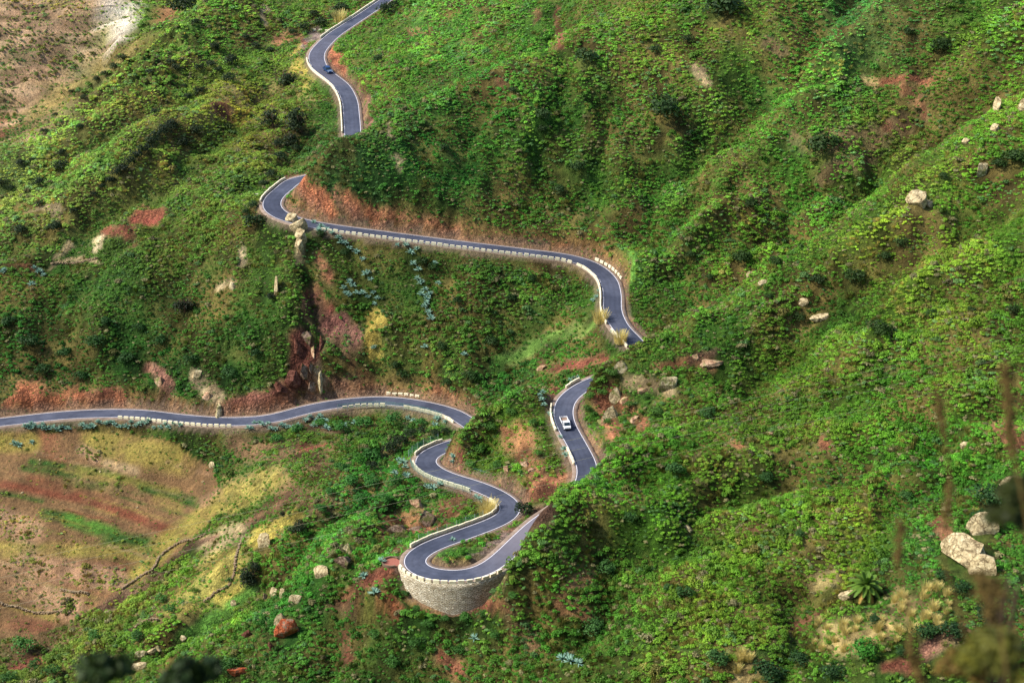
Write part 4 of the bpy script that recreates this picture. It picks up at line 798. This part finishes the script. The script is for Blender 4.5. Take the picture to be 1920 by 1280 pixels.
for a in [(1812,1028,100,66,'pale','big cracked pale boulder near the right edge',.9),(1838,1058,66,52,'pale','rounded cream boulder below the big cracked one at right',.8),(1840,985,55,50,'pale','pale rock half hidden above the big cracked boulder',.8),(1895,915,46,42,'pale','pale rock at the right edge behind the blurred branch',.8),
 (800,968,46,38,'brown','rounded brown boulder on the terrace above the lowest hairpin',.9),(782,942,30,20,'tan','tan boulder above the rounded brown one',.8),(778,990,26,20,'brown','small brown boulder below the rounded brown one',.8),(742,990,34,40,'brown','weathered brown rock face left of the rounded boulder',.5),
 (1722,372,40,34,'pale','white crag high on the right hand spur',.8),(1742,382,18,14,'pale','small white rock right of the white crag',.8),(1870,198,14,34,'pale','slim pale rock at the top of the right spur',.8),(1866,240,16,18,'pale','round pale rock under the slim one on the right spur',.8),(1812,265,16,12,'pale','small pale rock in the middle of the right spur',.8),(1916,200,14,26,'pale','pale rock cut by the right edge of the picture',.8),(1842,320,20,26,'cream','cream rock below the round pale one on the right spur',.8),
 (1505,566,20,12,'pale','flat pale rock in the centre of the right slope',.8),(1540,596,30,14,'pale','long pale rock below the flat one on the right slope',.8),(1405,517,12,12,'pale','small round pale rock beside the dark bush on the right',.8),(1430,530,18,10,'pale','low pale rock right of the small round one',.8),(1305,672,18,14,'tan','tan rock at the left end of the bare ledge',.8),(1340,678,40,18,'tan','wide tan rock on the bare ledge of the right slope',.8),
 (1168,688,24,18,'cream','cream rock on the crest above the truck road',.8),(1255,720,34,24,'cream','cream outcrop right of the truck road knoll',.8),(1158,738,22,24,'cream','upright cream rock on the knoll right of the truck',.8),(1150,775,28,32,'cream','largest cream rock on the knoll right of the truck',.8),(1172,748,20,14,'tan','tan rock touching the upright cream one',.8),(1130,790,22,18,'tan','tan rock low on the knoll right of the truck',.8),(1190,785,18,12,'tan','small tan rock on the right side of the knoll',.8),(1208,730,18,14,'tan','tan rock between the knoll and the cream outcrop',.8),
 (950,880,14,18,'tan','slanting tan rock on the spur above the short straight',.8),(985,870,20,16,'tan','tan rock in the middle of the spur above the short straight',.8),(1015,690,18,10,'tan','tan rock on the gully edge left of the truck road top',.8),(1000,880,14,12,'tan','small tan rock right of the slanting one',.8),
 (545,1172,46,42,'orange','orange boulder on the lower centre slope',.8),(530,1160,22,26,'cream','cream side of the rock left of the orange boulder',.6),(445,1255,32,34,'orange','orange rock at the bottom edge left of centre',.8),(510,1212,14,18,'red','small red rock below the orange boulder',.8),(466,1188,20,16,'red','dull red rock left of the orange boulder',.8),
 (602,1073,32,20,'pale','smooth grey rock on the lower centre slope',.8),(495,1014,28,30,'pale','pale rock beside the yellow grass strip',.8),(640,1048,28,34,'brown','tall brown rock above the smooth grey one',.7),(655,1030,18,22,'cream','cream rock touching the tall brown one',.7),(515,1112,16,26,'pale','left standing stone of the group on the lower slope',.6),(530,1113,14,24,'pale','right standing stone of the group on the lower slope',.6),(497,1115,12,16,'brown','low brown stone left of the two standing stones',.7),(555,1125,22,22,'cream','crumbled cream stones right of the standing stones',.7),(543,1082,16,16,'brown','small brown stone above the standing stones',.7),(438,1132,12,14,'pale','pale stone below the stone wall of the terraces',.7),
 (262,1248,28,20,'pale','pale boulder above the blurred foreground tuft',.8),(265,1228,20,18,'cream','cream boulder above the pale one at lower left',.8),(285,1222,14,14,'pale','small pale rock at the top of the lower left group',.8),(298,1216,12,12,'cream','smallest cream rock at lower left',.8),(342,1198,16,10,'cream','flat cream rock on the lower left slope',.8),
 (397,874,12,13,'pale','small white rounded stone standing at the field edge',.9),(1588,1115,22,24,'pale','pale rock at the foot of the palm tree',.8),(1808,835,16,10,'pale','pale stone in the bushes above the right boulders',.8),(1448,812,14,10,'tan','tan stone in the middle of the front right slope',.8),
 (518,537,9,36,'pale','slim white rock standing on the left middle slope',.8),(1290,990,18,12,'cream','cream stone on the front slope right of the hairpin',.8),(435,535,14,18,'cream','cream rock left of the slim white one',.8)]:
    rock(*a[:6], deep=a[6])
for k, (u, v, w, h, lb) in enumerate([(549,412,24,20,'topmost pale rock of the outcrop under the left hand bend'),(560,428,24,26,'second pale rock from the top of the outcrop under the left hand bend'),(565,446,24,26,'third pale rock from the top of the outcrop under the left hand bend'),(562,466,18,24,'lowest pale rock of the outcrop under the left hand bend')]):
    rock(u, v, w, h, 'pale', lb, .7, lift=.35)
for k, (u, v, w, h, mt, lb) in enumerate([(588,655,10,34,'tan','tall thin tan pinnacle on the dark red cliff'),(583,682,9,26,'brown','brown rib left of the tan pinnacle on the dark red cliff'),(599,702,12,38,'cream','cream pinnacle at the foot of the dark red cliff'),
   (410,765,16,36,'cream','upright cream rock rib beside the lower left road'),(392,735,18,30,'tan','tan rock rib above the upright cream one'),(372,702,14,22,'cream','cream rock at the top of the rib group'),(300,712,22,26,'tan','pinkish tan rock face left of the cream ribs'),(572,622,22,30,'brown','uppermost brown crag of the dark red cliff'),(560,648,20,32,'red','upper left maroon crag of the dark red cliff'),(605,640,16,30,'red','maroon crag right of the tan pinnacle'),(570,686,22,34,'brown','broad brown crag left of the brown rib'),(548,704,26,26,'red','maroon crag at the lower left foot of the cliff'),(528,722,26,20,'red','leftmost low maroon crag of the cliff foot'),(585,722,24,24,'brown','brown crag at the base between the pinnacles')]):
    rock(u, v, w, h, mt, lb, .9, name='rock_outcrop', lift=-.35)
for k, (u, v) in enumerate([(380,903),(188,885),(42,924),(257,952),(75,863)]):
    rock(u, v, 4.5, 4, 'pale', 'tiny white stone in the field, ' + ordinal([3 if k == 9 else x for x in (4, 2, 0, 3, 1)][k], 5), name='field_stone', group='white stones in the field')

# ---------------------------------------------------------------- palm
p = hit(1622, 1118); EXC.append((p[0], p[1], 2.6)); EXC.append((p[0], p[1] - 2.6, 2.4)); e = empty('palm_tree', tuple(p), 0, (1.22, 1.22, 1.1)); prop(e, 'lone palm tree with round feathery crown on the lower right slope', 'palm tree')
m = MB(); m.tube([(0, 0, -.3), (.05, 0, .8), (0, .05, 1.9), (0, 0, 2.7)], [.42, .38, .34, .38], 9); link('trunk', m.mesh('trunk', [MBARK], True), e)
for k in range(46):
    a = k * 2.39996; el = R_(80 - 118 * (k / 45) ** .9); L_ = random.uniform(3.0, 3.5); V = []; F = []; va = []; n_ = 12; pts = []
    for t in np.linspace(0, 1, n_):
        pts.append(np.array([math.cos(a) * L_ * t * math.cos(el), math.sin(a) * L_ * t * math.cos(el), 2.7 + L_ * t * math.sin(el) - 1.1 * t * t]))
    sd_ = np.array([-math.sin(a), math.cos(a), 0])
    for q in range(n_ - 1):
        for s in (-1, 1):
            for h in (0, .5):
                c0 = pts[q] + (pts[q + 1] - pts[q]) * h; dr = (pts[q + 1] - pts[q]); dr /= np.linalg.norm(dr); ll = .62 * math.sin(math.pi * min(.97, .12 + (q + h) / n_ * .85)) + .06
                tip = c0 + sd_ * s * ll * .8 + dr * ll * .6 + np.array([0, 0, .08]); b0 = len(V); V += [c0, c0 + dr * .24, tip]; F.append((b0, b0 + 1, b0 + 2)); va.append(random.uniform(.2, .8))
    F = np.array(F); me = leafmesh('frond', np.array(V), F, np.array(va), [MPALD if k > 39 else MPALM]); link('frond', me, e)

# ---------------------------------------------------------------- round lay-by pad beside the hairpin
p = offpt(ridx(775, 1051), -(2.7 + 2.9), -.12); EXC.append((p[0], p[1], 3.0)); e = empty('viewing_bay', tuple(p)); prop(e, 'small round bay with reddish floor and low curved wall beside the hairpin', 'viewing bay')
m = MB(); k = 24; m.add([(2.1 * math.cos(w * 2 * math.pi / k), 2.1 * math.sin(w * 2 * math.pi / k), 0) for w in range(k)] + [(2.15 * math.cos(w * 2 * math.pi / k), 2.15 * math.sin(w * 2 * math.pi / k), -3.0) for w in range(k)], [tuple(range(k))] + [(w, w + k, (w + 1) % k + k, (w + 1) % k) for w in range(k)])
link('floor', m.mesh('floor', [plain('red_paving', srgb(158, 100, 84), .95, .1, var=.2)]), e)
m = MB(); V = []; nn = 22
for w in range(nn + 1):
    a = R_(50 + 250 * w / nn)
    for rr_, zz in ((2.05, -.2), (2.05, .42), (2.35, .42), (2.35, -1.5)): V.append((rr_ * math.cos(a), rr_ * math.sin(a), zz))
m.add(V, [(4 * w + j, 4 * w + j + 1, 4 * w + 5 + j, 4 * w + 4 + j) for w in range(nn) for j in range(3)] + [(0, 3, 2, 1), (4 * nn, 4 * nn + 1, 4 * nn + 2, 4 * nn + 3)]); link('kerb_wall', m.mesh('kerb_wall', [MFOOT]), e)

# ---------------------------------------------------------------- dry stone walls of the terraces
def drywall(pts, label, h=.35, w=.55, step=.5):
    P = [hit(u, v) for u, v in pts]; P = catmull(np.array([list(p) + [0] for p in P]), step)[:, :3]; c = P[len(P) // 2]; m = MB(); r = random.Random(len(P))
    for p in P:
        g = float(ground(p[0], p[1]))
        for lv in range(max(2, int(h / .3))):
            M = Matrix.Rotation(r.uniform(0, 3), 4, 'Z') @ Matrix.Rotation(r.uniform(-.3, .3), 4, 'X'); T = Matrix.Translation((p[0] - c[0] + r.uniform(-.2, .2), p[1] - c[1] + r.uniform(-.2, .2), g - c[2] + .1 + lv * .3)) @ M
            m.box((0, 0, 0), (r.uniform(.4, .75), r.uniform(.35, w), r.uniform(.28, .42)), T)
    prop(link('dry_stone_wall', m.mesh('dry_stone_wall', [MFIELDW]), None, tuple(c)), label, 'stone wall')
drywall([(385,1128),(410,1110),(432,1095),(440,1070),(444,1040),(455,1010)], 'dry stone wall curving round the right side of the yellow terrace')
drywall([(0,1133),(30,1140),(60,1148),(95,1151),(130,1150)], 'low dry stone wall at the bottom of the pink field')
drywall([(115,1108),(140,1111),(165,1114)], 'short dry stone wall at the corner of the pink field', .6)
drywall([(230,1105),(260,1085),(285,1070),(300,1045),(335,1020),(370,1010),(395,995)], 'long dry stone wall along the lower edge of the striped field')
drywall([(97,496),(125,497),(150,493),(183,486)], 'pale low wall on the far left slope', .5)
drywall([(255,1180),(270,1170),(295,1165)], 'broken stone hut wall at lower left', 1.2)

# ---------------------------------------------------------------- vehicles
def wheel(parent, x, y, r, w):
    m = MB(); m.tube([(0, -w / 2, 0), (0, w / 2, 0)], r, 18); t = link('wheel', m.mesh('wheel', [plain('tyre_rubber', (.02, .02, .02), .9, .1)], bevel=.02), parent, (x, y, r))
    sg = 1 if y > 0 else -1
    m = MB(); m.tube([(0, sg * w * .4, 0), (0, sg * (w / 2 + .012), 0)], r * .6, 14); link('rim', m.mesh('rim', [plain('rim_metal', (.55, .56, .58), .35, .5, .8)]), t)
MGL, nt, b = newmat('tinted_glass', (.02, .035, .045), .08, .6)
MHL = plain('headlamp_glass', (.8, .82, .85), .15, .6, var=.03); MRED = plain('tail_lamp', (.4, .02, .02), .3, .5, var=.03); MBLKP = plain('black_plastic', (.02, .02, .022), .6, var=.05)
def roadpose(u, v, off, down=True):
    i = ridx(u, v); p = offpt(i, off, .02); t = RT[i] * (-1 if down else 1); g = np.gradient(RC[:, 2], RS)[i] * (-1 if down else 1)
    return p, math.atan2(t[1], t[0]), -math.atan(g)
p, yaw, pit = roadpose(1060, 798, .35)
e = empty('pickup_truck', tuple(p)); e.rotation_euler = (0, pit, yaw); e.scale = (1.08, 1.08, 1.08); prop(e, 'white pickup truck with open brown cargo bed driving down the road', 'truck')
MWH = plain('white_paint', (.82, .83, .84), .35, .5, var=.03); MBED = plain('brown_cargo_bed', srgb(140, 116, 98), .9, .1, var=.25)
m = MB(); m.prism([(.25,.45),(2.45,.42),(2.5,.75),(2.42,.98),(1.75,1.08),(1.2,1.78),(.35,1.82),(.25,1.7)], -.86, .86); link('cab', m.mesh('cab', [MWH], bevel=.06), e)
m = MB(); m.add([(1.80,-.74,1.10),(1.80,.74,1.10),(1.29,.68,1.74),(1.29,-.68,1.74)], [(0,1,2,3)]); m.add([(1.72,-.72,1.13),(1.72,.72,1.13),(1.22,.66,1.74),(1.22,-.66,1.74)], [(3,2,1,0)]); link('windshield', m.mesh('windshield', [MGL]), e)
for s in (-1, 1):
    m = MB(); m.prism([(.42,1.14),(1.52,1.12),(1.16,1.68),(.45,1.70)], s * .862, s * .885); link('side_window', m.mesh('side_window', [MGL]), e)
    link('headlight', MB().box((2.49, s * .66, .76), (.06, .28, .18)).mesh('headlight', [MHL], bevel=.02), e)
    link('wing_mirror', MB().box((1.5, s * 1.0, 1.2), (.1, .2, .24)).mesh('wing_mirror', [MBLKP], bevel=.02), e)
link('bumper', MB().box((2.52, 0, .5), (.14, 1.74, .22)).mesh('bumper', [MBLKP], bevel=.03), e)
link('cargo_floor', MB().box((-1.25, 0, .72), (2.8, 1.84, .12)).mesh('cargo_floor', [MBED]), e)
m = MB()
for s in (-1, 1): m.box((-1.25, s * .93, 1.0), (2.8, .05, .5))
m.box((.13, 0, 1.02), (.05, 1.9, .55)); m.box((-2.64, 0, 1.0), (.05, 1.9, .5)); link('cargo_side', m.mesh('cargo_side', [MWH], bevel=.01), e)
link('chassis', MB().box((-.3, 0, .45), (4.6, .8, .16)).mesh('chassis', [MBLKP]), e)
for x_ in (1.7, -1.6):
    for s in (-1, 1): wheel(e, x_, s * .78, .36, .24)
p, yaw, pit = roadpose(611, 133, 1.3 * -1)
e = empty('car', tuple(p)); e.rotation_euler = (0, pit, yaw); e.scale = (1.3, 1.3, 1.3); prop(e, 'small dark blue car coming down the upper road', 'car')
MBL = plain('blue_paint', srgb(34, 66, 112), .3, .6, .3, var=.05)
m = MB(); m.prism([(-2.0,.35),(2.02,.33),(2.08,.62),(1.9,.80),(1.05,.95),(-1.95,.98),(-2.06,.7)], -.88, .88); link('body', m.mesh('body', [MBL], bevel=.08), e)
m = MB(); m.prism([(-1.85,.95),(1.02,.92),(.35,1.44),(-1.3,1.48)], -.74, .74); link('cabin', m.mesh('cabin', [MGL], bevel=.06), e)
m = MB(); m.prism([(.36,1.43),(-1.32,1.47),(-1.25,1.53),(.25,1.50)], -.7, .7); link('roof', m.mesh('roof', [MBL], bevel=.02), e)
m = MB(); m.add([(1.86,-.7,.835),(1.86,.7,.835),(1.12,.74,.962),(1.12,-.74,.962),(1.86,-.7,.80),(1.86,.7,.80),(1.12,.74,.92),(1.12,-.74,.92)], [(0,1,2,3),(4,7,6,5),(0,4,5,1),(1,5,6,2),(2,6,7,3),(3,7,4,0)]); link('bonnet', m.mesh('bonnet', [plain('bonnet_paint', srgb(120, 140, 160), .25, .6, .3, var=.04)]), e)
for s in (-1, 1):
    link('headlight', MB().box((2.02, s * .64, .68), (.1, .34, .14)).mesh('headlight', [MHL], bevel=.02), e); link('tail_light', MB().box((-2.03, s * .68, .78), (.08, .25, .16)).mesh('tail_light', [MRED], bevel=.02), e)
    link('wing_mirror', MB().box((.72, s * .96, 1.0), (.14, .18, .14)).mesh('wing_mirror', [MBL], bevel=.02), e)
for x_ in (1.32, -1.3):
    for s in (-1, 1): wheel(e, x_, s * .78, .32, .21)

# ---------------------------------------------------------------- power lines: strung between poles far outside the frame, high over the valley
for k, (v0, v1, d) in enumerate([(1048, 617, 232), (1071, 636, 232), (1098, 652, 233), (1128, 684, 235)]):
    A = ray(-700, v0 + .36 * 700 * .63) * 240; B = ray(2500, v1 - .22 * 580) * 235
    A = ray(-700, v0 + (v0 - v1) / 1920 * 700) * 240; B = ray(2500, v1 - (v0 - v1) / 1920 * 580) * 235
    pts = [tuple(A + (B - A) * t - np.array([0, 0, 6.0 * t * (1 - t)])) for t in np.linspace(0, 1, 41)]
    m = MB().tube(pts, .0135, 4); prop(link('power_line', m.mesh('power_line', [MWIRE])), ['topmost', 'second', 'third', 'lowest'][k] + ' of the four thin power lines crossing the valley', 'power line')

# ---------------------------------------------------------------- plants at the viewer's feet, out of focus
def near_ground(x, y): return -1.75 - .8 * max(0, y - 1)
def fg_bush(u, v, d, w, h, tint, label, seed, n=900, leaf=.05):
    top = ray(u, v); top = top / np.linalg.norm(top) * d; gx, gy = top[0], top[1]; gz = float(ground(gx, gy)); H = top[2] - gz + .05
    V, F, va = leafcloud(seed, n, w, h, leaf, lobes=9, spread=.75); V[:, 2] += H - V[:, 2].max()
    e = empty('foreground_shrub', (gx, gy, gz)); prop(e, label, 'shrub')
    c = link('foliage', leafmesh('foliage', V, F, va), e); c.color = (*[float(q) for q in srgb(*tint)], 1)
    m = MB()
    for q in range(6): a = q * 1.05; m.tube([(0, 0, -.15), (w * .3 * math.cos(a), w * .3 * math.sin(a), H * .45), (w * .5 * math.cos(a), w * .5 * math.sin(a), H * .8)], [.02, .014, .008], 5)
    link('stem', m.mesh('stem', [MBARK]), e)
fg_bush(190, 1238, 8.2, .13, .3, (36, 54, 12), 'blurred dark tuft at the bottom edge left', 501, 500, .03)
fg_bush(350, 1243, 8.4, .15, .3, (32, 50, 12), 'blurred dark tuft at the bottom edge, right one of two', 502, 500, .03)
fg_bush(1912, 905, 7.0, .11, .42, (46, 54, 16), 'blurred dark upright branch at the right edge', 503, 900, .024)
fg_bush(1880, 1205, 6.8, .17, .3, (92, 92, 30), 'blurred olive shrub in the bottom right corner', 504, 800, .022)
fg_bush(1800, 1240, 7.4, .12, .25, (104, 84, 34), 'blurred brownish shrub at the bottom right edge', 505, 420, .02)
MDRY = plain('dry_stalk', srgb(92, 76, 40), .9, .1, var=.3, sc=20)
def stalk(pts, d, label, head):
    P = [ray(u, v) / np.linalg.norm(ray(u, v)) * d for u, v in pts]; gz = float(ground(P[0][0], P[0][1])); base = (P[0][0], P[0][1], gz)
    e = empty('dry_flower_stalk', base); prop(e, label, 'dry plant')
    Q = [(0, 0, -.05)] + [tuple(p - base) for p in P]; m = MB().tube(Q, [.0055] * (len(Q) - 1) + [.002], 5); link('stem', m.mesh('stem', [MDRY]), e)
    r = random.Random(len(label))
    for (t0, t1, n_, w_) in head:
        m = MB()
        for k in range(int(n_ * 1.25)):
            f = r.uniform(t0, t1) * (len(P) - 1); i = min(int(f), len(P) - 2); c = P[i] + (P[i + 1] - P[i]) * (f - i) - base
            c = c + np.array([r.gauss(0, w_), r.gauss(0, w_), r.gauss(0, w_)]); T = Matrix.Translation(c) @ Matrix.Rotation(r.uniform(0, 3), 4, (r.random(), r.random(), r.random() + .1)); m.box((0, 0, 0), (.016, .009, .02), T)
        link('seed_head', m.mesh('seed_head', [MDRY]), e)
stalk([(1742,1330),(1712,1230),(1704,1150),(1684,1060),(1688,980)], 7.2, 'blurred dry stalk rising from the bottom edge right of centre', [(.1,.35,60,.010),(.75,1.0,45,.008)])
stalk([(1850,1330),(1812,1200),(1770,1050),(1782,900),(1758,740)], 7.6, 'blurred tall thin stalk left of the dark branch', [(.6,.75,35,.008),(.88,1.0,40,.007)])
stalk([(1900,1340),(1875,1180),(1830,1080),(1880,1110)], 6.6, 'blurred orange brown seed head bending over the boulders', [(.4,1.0,130,.014)])
stalk([(1960,1340),(1930,1000),(1895,820),(1885,690)], 6.8, 'blurred brown seed head high at the right edge', [(.60,1.0,150,.010)])
# ---------------------------------------------------------------- scrub: one sheet of ground cover
PROTO = []
for k in range(7): PROTO.append(leafcloud(100 + k, 210, 1.0, [.9, 1.1, .8, 1.2, 1.0, .75, 1.3][k], .15, lobes=[6, 8, 5, 9, 7, 10, 6][k]))
PROTO.append(leafcloud(120, 110, 1.0, .5, .17, lobes=9, spread=.9))
PROTO.append(leafcloud(131, 150, 1.0, .8, .24, lobes=8, aspect=.22)); PROTO.append(leafcloud(132, 150, 1.0, 1.0, .26, lobes=6, aspect=.2))
def blades(seed, n):
    r = np.random.RandomState(seed); a = r.rand(n) * 6.283; q = np.sqrt(r.rand(n)) * .75; b = np.stack([q * np.cos(a), q * np.sin(a), 0 * q], 1); t = b * r.uniform(1.2, 1.7, n)[:, None]; t[:, 2] = r.uniform(.5, 1.1, n)
    s = np.stack([-np.sin(a), np.cos(a), 0 * a], 1) * .05; F = np.arange(4 * n).reshape(n, 4); return np.stack([b - s, b + s, t + s * .4, t - s * .4], 1).reshape(-1, 3), F, r.uniform(.3, .9, n)
PROTO.append(blades(140, 120))
V = []; F = []; var = []; pid = []
nv = 0
for k, (v_, f_, a_) in enumerate(PROTO): V.append(v_); F.append(f_ + nv); nv += len(v_); var.append(a_); pid.append(np.full(len(v_), k))
def scatter(spacing, ymin, ymax, seed):
    r = np.random.RandomState(seed)
    xs = np.arange(-330, 330, spacing); ys = np.arange(ymin, ymax, spacing); X, Y = np.meshgrid(xs, ys)
    X = X + r.uniform(-.5, .5, X.shape) * spacing; Y = Y + r.uniform(-.5, .5, Y.shape) * spacing
    x = X.ravel(); y = Y.ravel(); z = ground(x, y); u, v, _ = project(x, y, z)
    m = (u > -160) & (u < 2080) & (v > -120) & (v < 1420); return x[m], y[m], z[m], r
parts = [scatter(.80, 252, 400, 1), scatter(.84, 400, 520, 4), scatter(.96, 520, 660, 2), scatter(1.35, 660, 900, 3)]
x = np.concatenate([p[0] for p in parts]); y = np.concatenate([p[1] for p in parts]); z = np.concatenate([p[2] for p in parts])
n = len(x); r = np.random.RandomState(5); u, v, c_ = project(x, y, z)
_, dens, fld = survey(x, y, z); dm = gridval(DM, x, y); g_ = gridval(DENS, x, y); dens = np.minimum(dens, g_ + .02)
gap = fbm(x, y, 7, 201, 3); clump = fbm(x, y, 22, 211, 3)
ex = np.array(EXC); free = np.ones(n, bool)
for q in range(0, n, 8000):
    free[q:q + 8000] = (((x[q:q + 8000, None] - ex[None, :, 0]) ** 2 + (y[q:q + 8000, None] - ex[None, :, 1]) ** 2) > ex[None, :, 2] ** 2).all(1)
keep = free & (r.rand(n) < np.clip(dens, .03, 1) * np.clip(1.06 + gap * 1.2, .3, 1)) & (dm > 4.5)
tn = tone(u, v) * np.array([1.03, 1.16, .78]) * np.exp((fbm(x, y, 13, 241, 3) * .34)[:, None] * np.array([1.6, .5, .6]))
br = np.exp(r.randn(n) * .17 + fbm(x, y, 6, 221, 2) * .34 + clump * .22) * 1.62
_cz = TZ - (np.roll(TZ, 9, 0) + np.roll(TZ, -9, 0) + np.roll(TZ, 9, 1) + np.roll(TZ, -9, 1)) / 4; cv = np.clip(gridval(_cz, x, y) / 2.2, -1, 1)   # relief shade put into the tint: hollows darkened, ribs lightened and drier in hue
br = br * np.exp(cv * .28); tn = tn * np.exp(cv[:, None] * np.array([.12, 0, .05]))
ty = r.rand(n) + fbm(x, y, 8, 231, 2) * .35
lum = tn.sum(1, keepdims=True) / 3
col = tn * br[:, None]
def tw(mask, rgb, amt):
    global col
    c = srgb(*rgb)[None]; c = c / (c.sum() / 3) * lum[mask] * br[mask][:, None]; col[mask] = col[mask] * (1 - amt) + c * amt
tw(ty < .04, (86, 120, 78), .6); tw((ty > .05) & (ty < .17), (84, 120, 44), .5); tw(ty > .93, (168, 140, 84), .7); tw((ty > .80) & (ty < .93), (140, 148, 62), .55)
m = r.rand(n) < .07 + .05 * cv; col[m] = (srgb(165, 160, 110) * .9)[None] * r.uniform(.6, 1.1, (m.sum(), 1))
m = r.rand(n) < .04; col[m] *= .5
size = np.exp(r.randn(n) * .40) * .57 * (1 + clump * .4) * np.where(y > 660, 1.25, 1.0)
size *= np.clip((dm - 3.0) / 4.5, .4, 1) * np.clip(.45 + .6 * dens, .4, 1)
col *= np.clip(1.2 - .3 * size, .6, 1.1)[:, None]; size = np.clip(size, .22, 2.2)
idx_ = r.randint(0, 7, n); th_ = r.rand(n) + fbm(x, y, 12, 251, 3) * .5; idx_[th_ > .82] = 8 + r.randint(0, 2, (th_ > .82).sum()); bl_ = (ty > .9) & (size < 1.3); idx_[bl_] = 10; idx_[(size < .4) & (idx_ < 8)] = 7; size = np.where(idx_ == 7, size * 1.4, size)
x, y, z, col, size, idx_ = x[keep], y[keep], z[keep], col[keep], size[keep], idx_[keep]; n = len(x)
rot = np.stack([r.uniform(-.25, .25, n), r.uniform(-.25, .25, n), r.uniform(0, 6.28, n)], 1)
scl = np.stack([size * r.uniform(.85, 1.15, n), size * r.uniform(.85, 1.15, n), size * r.uniform(.7, 1.15, n)], 1)
print('scrub plants', n)
V = np.vstack(V + [np.stack([x, y, z - .12 * size], 1)]); F = np.vstack(F); pid = np.concatenate(pid + [np.full(n, -1)])
me = npmesh('scrub', V, F, [MLEAF])
def addattr(nm, tp, arr, key):
    a = me.attributes.new(nm, tp, 'POINT'); a.data.foreach_set(key, arr)
z3 = np.zeros((nv, 3))
addattr('pid', 'INT', pid.astype(np.int32), 'value'); addattr('rot', 'FLOAT_VECTOR', np.vstack([z3, rot]).astype(np.float32).ravel(), 'vector')
addattr('scl', 'FLOAT_VECTOR', np.vstack([z3, scl]).astype(np.float32).ravel(), 'vector'); addattr('pick', 'INT', np.r_[np.zeros(nv), idx_].astype(np.int32), 'value')
addattr('tint', 'FLOAT_COLOR', np.c_[np.vstack([z3, col]), np.ones(nv + n)].astype(np.float32).ravel(), 'color')
a = me.attributes.new('leafvar', 'FLOAT', 'FACE'); a.data.foreach_set('value', np.concatenate(var).astype(np.float32))
scrub = link('scrub', me); prop(scrub, 'dense low green scrub covering the whole mountainside', 'scrub', kind='stuff')
ng = bpy.data.node_groups.new('scrub_nodes', 'GeometryNodeTree')
ng.interface.new_socket('Geometry', in_out='INPUT', socket_type='NodeSocketGeometry'); ng.interface.new_socket('Geometry', in_out='OUTPUT', socket_type='NodeSocketGeometry')
gi = ng.nodes.new('NodeGroupInput'); go = ng.nodes.new('NodeGroupOutput'); L = ng.links
def named(nm, tp):
    q = ng.nodes.new('GeometryNodeInputNamedAttribute'); q.data_type = tp; q.inputs['Name'].default_value = nm; return next(o for o in q.outputs if o.name == 'Attribute' and o.enabled)
pidn = named('pid', 'INT')
def sep(k):
    c = ng.nodes.new('FunctionNodeCompare'); c.data_type = 'INT'; c.operation = 'EQUAL'
    ii = [i for i in c.inputs if i.enabled and i.name in ('A', 'B')]; L.new(pidn, ii[0]); ii[1].default_value = k
    s = ng.nodes.new('GeometryNodeSeparateGeometry'); s.domain = 'POINT'; L.new(gi.outputs[0], s.inputs[0]); L.new(c.outputs[0], s.inputs['Selection']); return s.outputs[0]
jn = ng.nodes.new('GeometryNodeJoinGeometry'); outs = []
for k in range(len(PROTO)):
    g2 = ng.nodes.new('GeometryNodeGeometryToInstance'); L.new(sep(k), g2.inputs[0]); outs.append(g2.outputs[0])
for o in outs[::-1]: L.new(o, jn.inputs[0])
ip = ng.nodes.new('GeometryNodeInstanceOnPoints'); L.new(sep(-1), ip.inputs['Points']); L.new(jn.outputs[0], ip.inputs['Instance'])
ip.inputs['Pick Instance'].default_value = True; L.new(named('pick', 'INT'), ip.inputs['Instance Index'])
er = ng.nodes.new('FunctionNodeEulerToRotation'); L.new(named('rot', 'FLOAT_VECTOR'), er.inputs[0]); L.new(er.outputs[0], ip.inputs['Rotation']); L.new(named('scl', 'FLOAT_VECTOR'), ip.inputs['Scale'])
L.new(ip.outputs[0], go.inputs[0])
md = scrub.modifiers.new('scrub_nodes', 'NODES'); md.node_group = ng
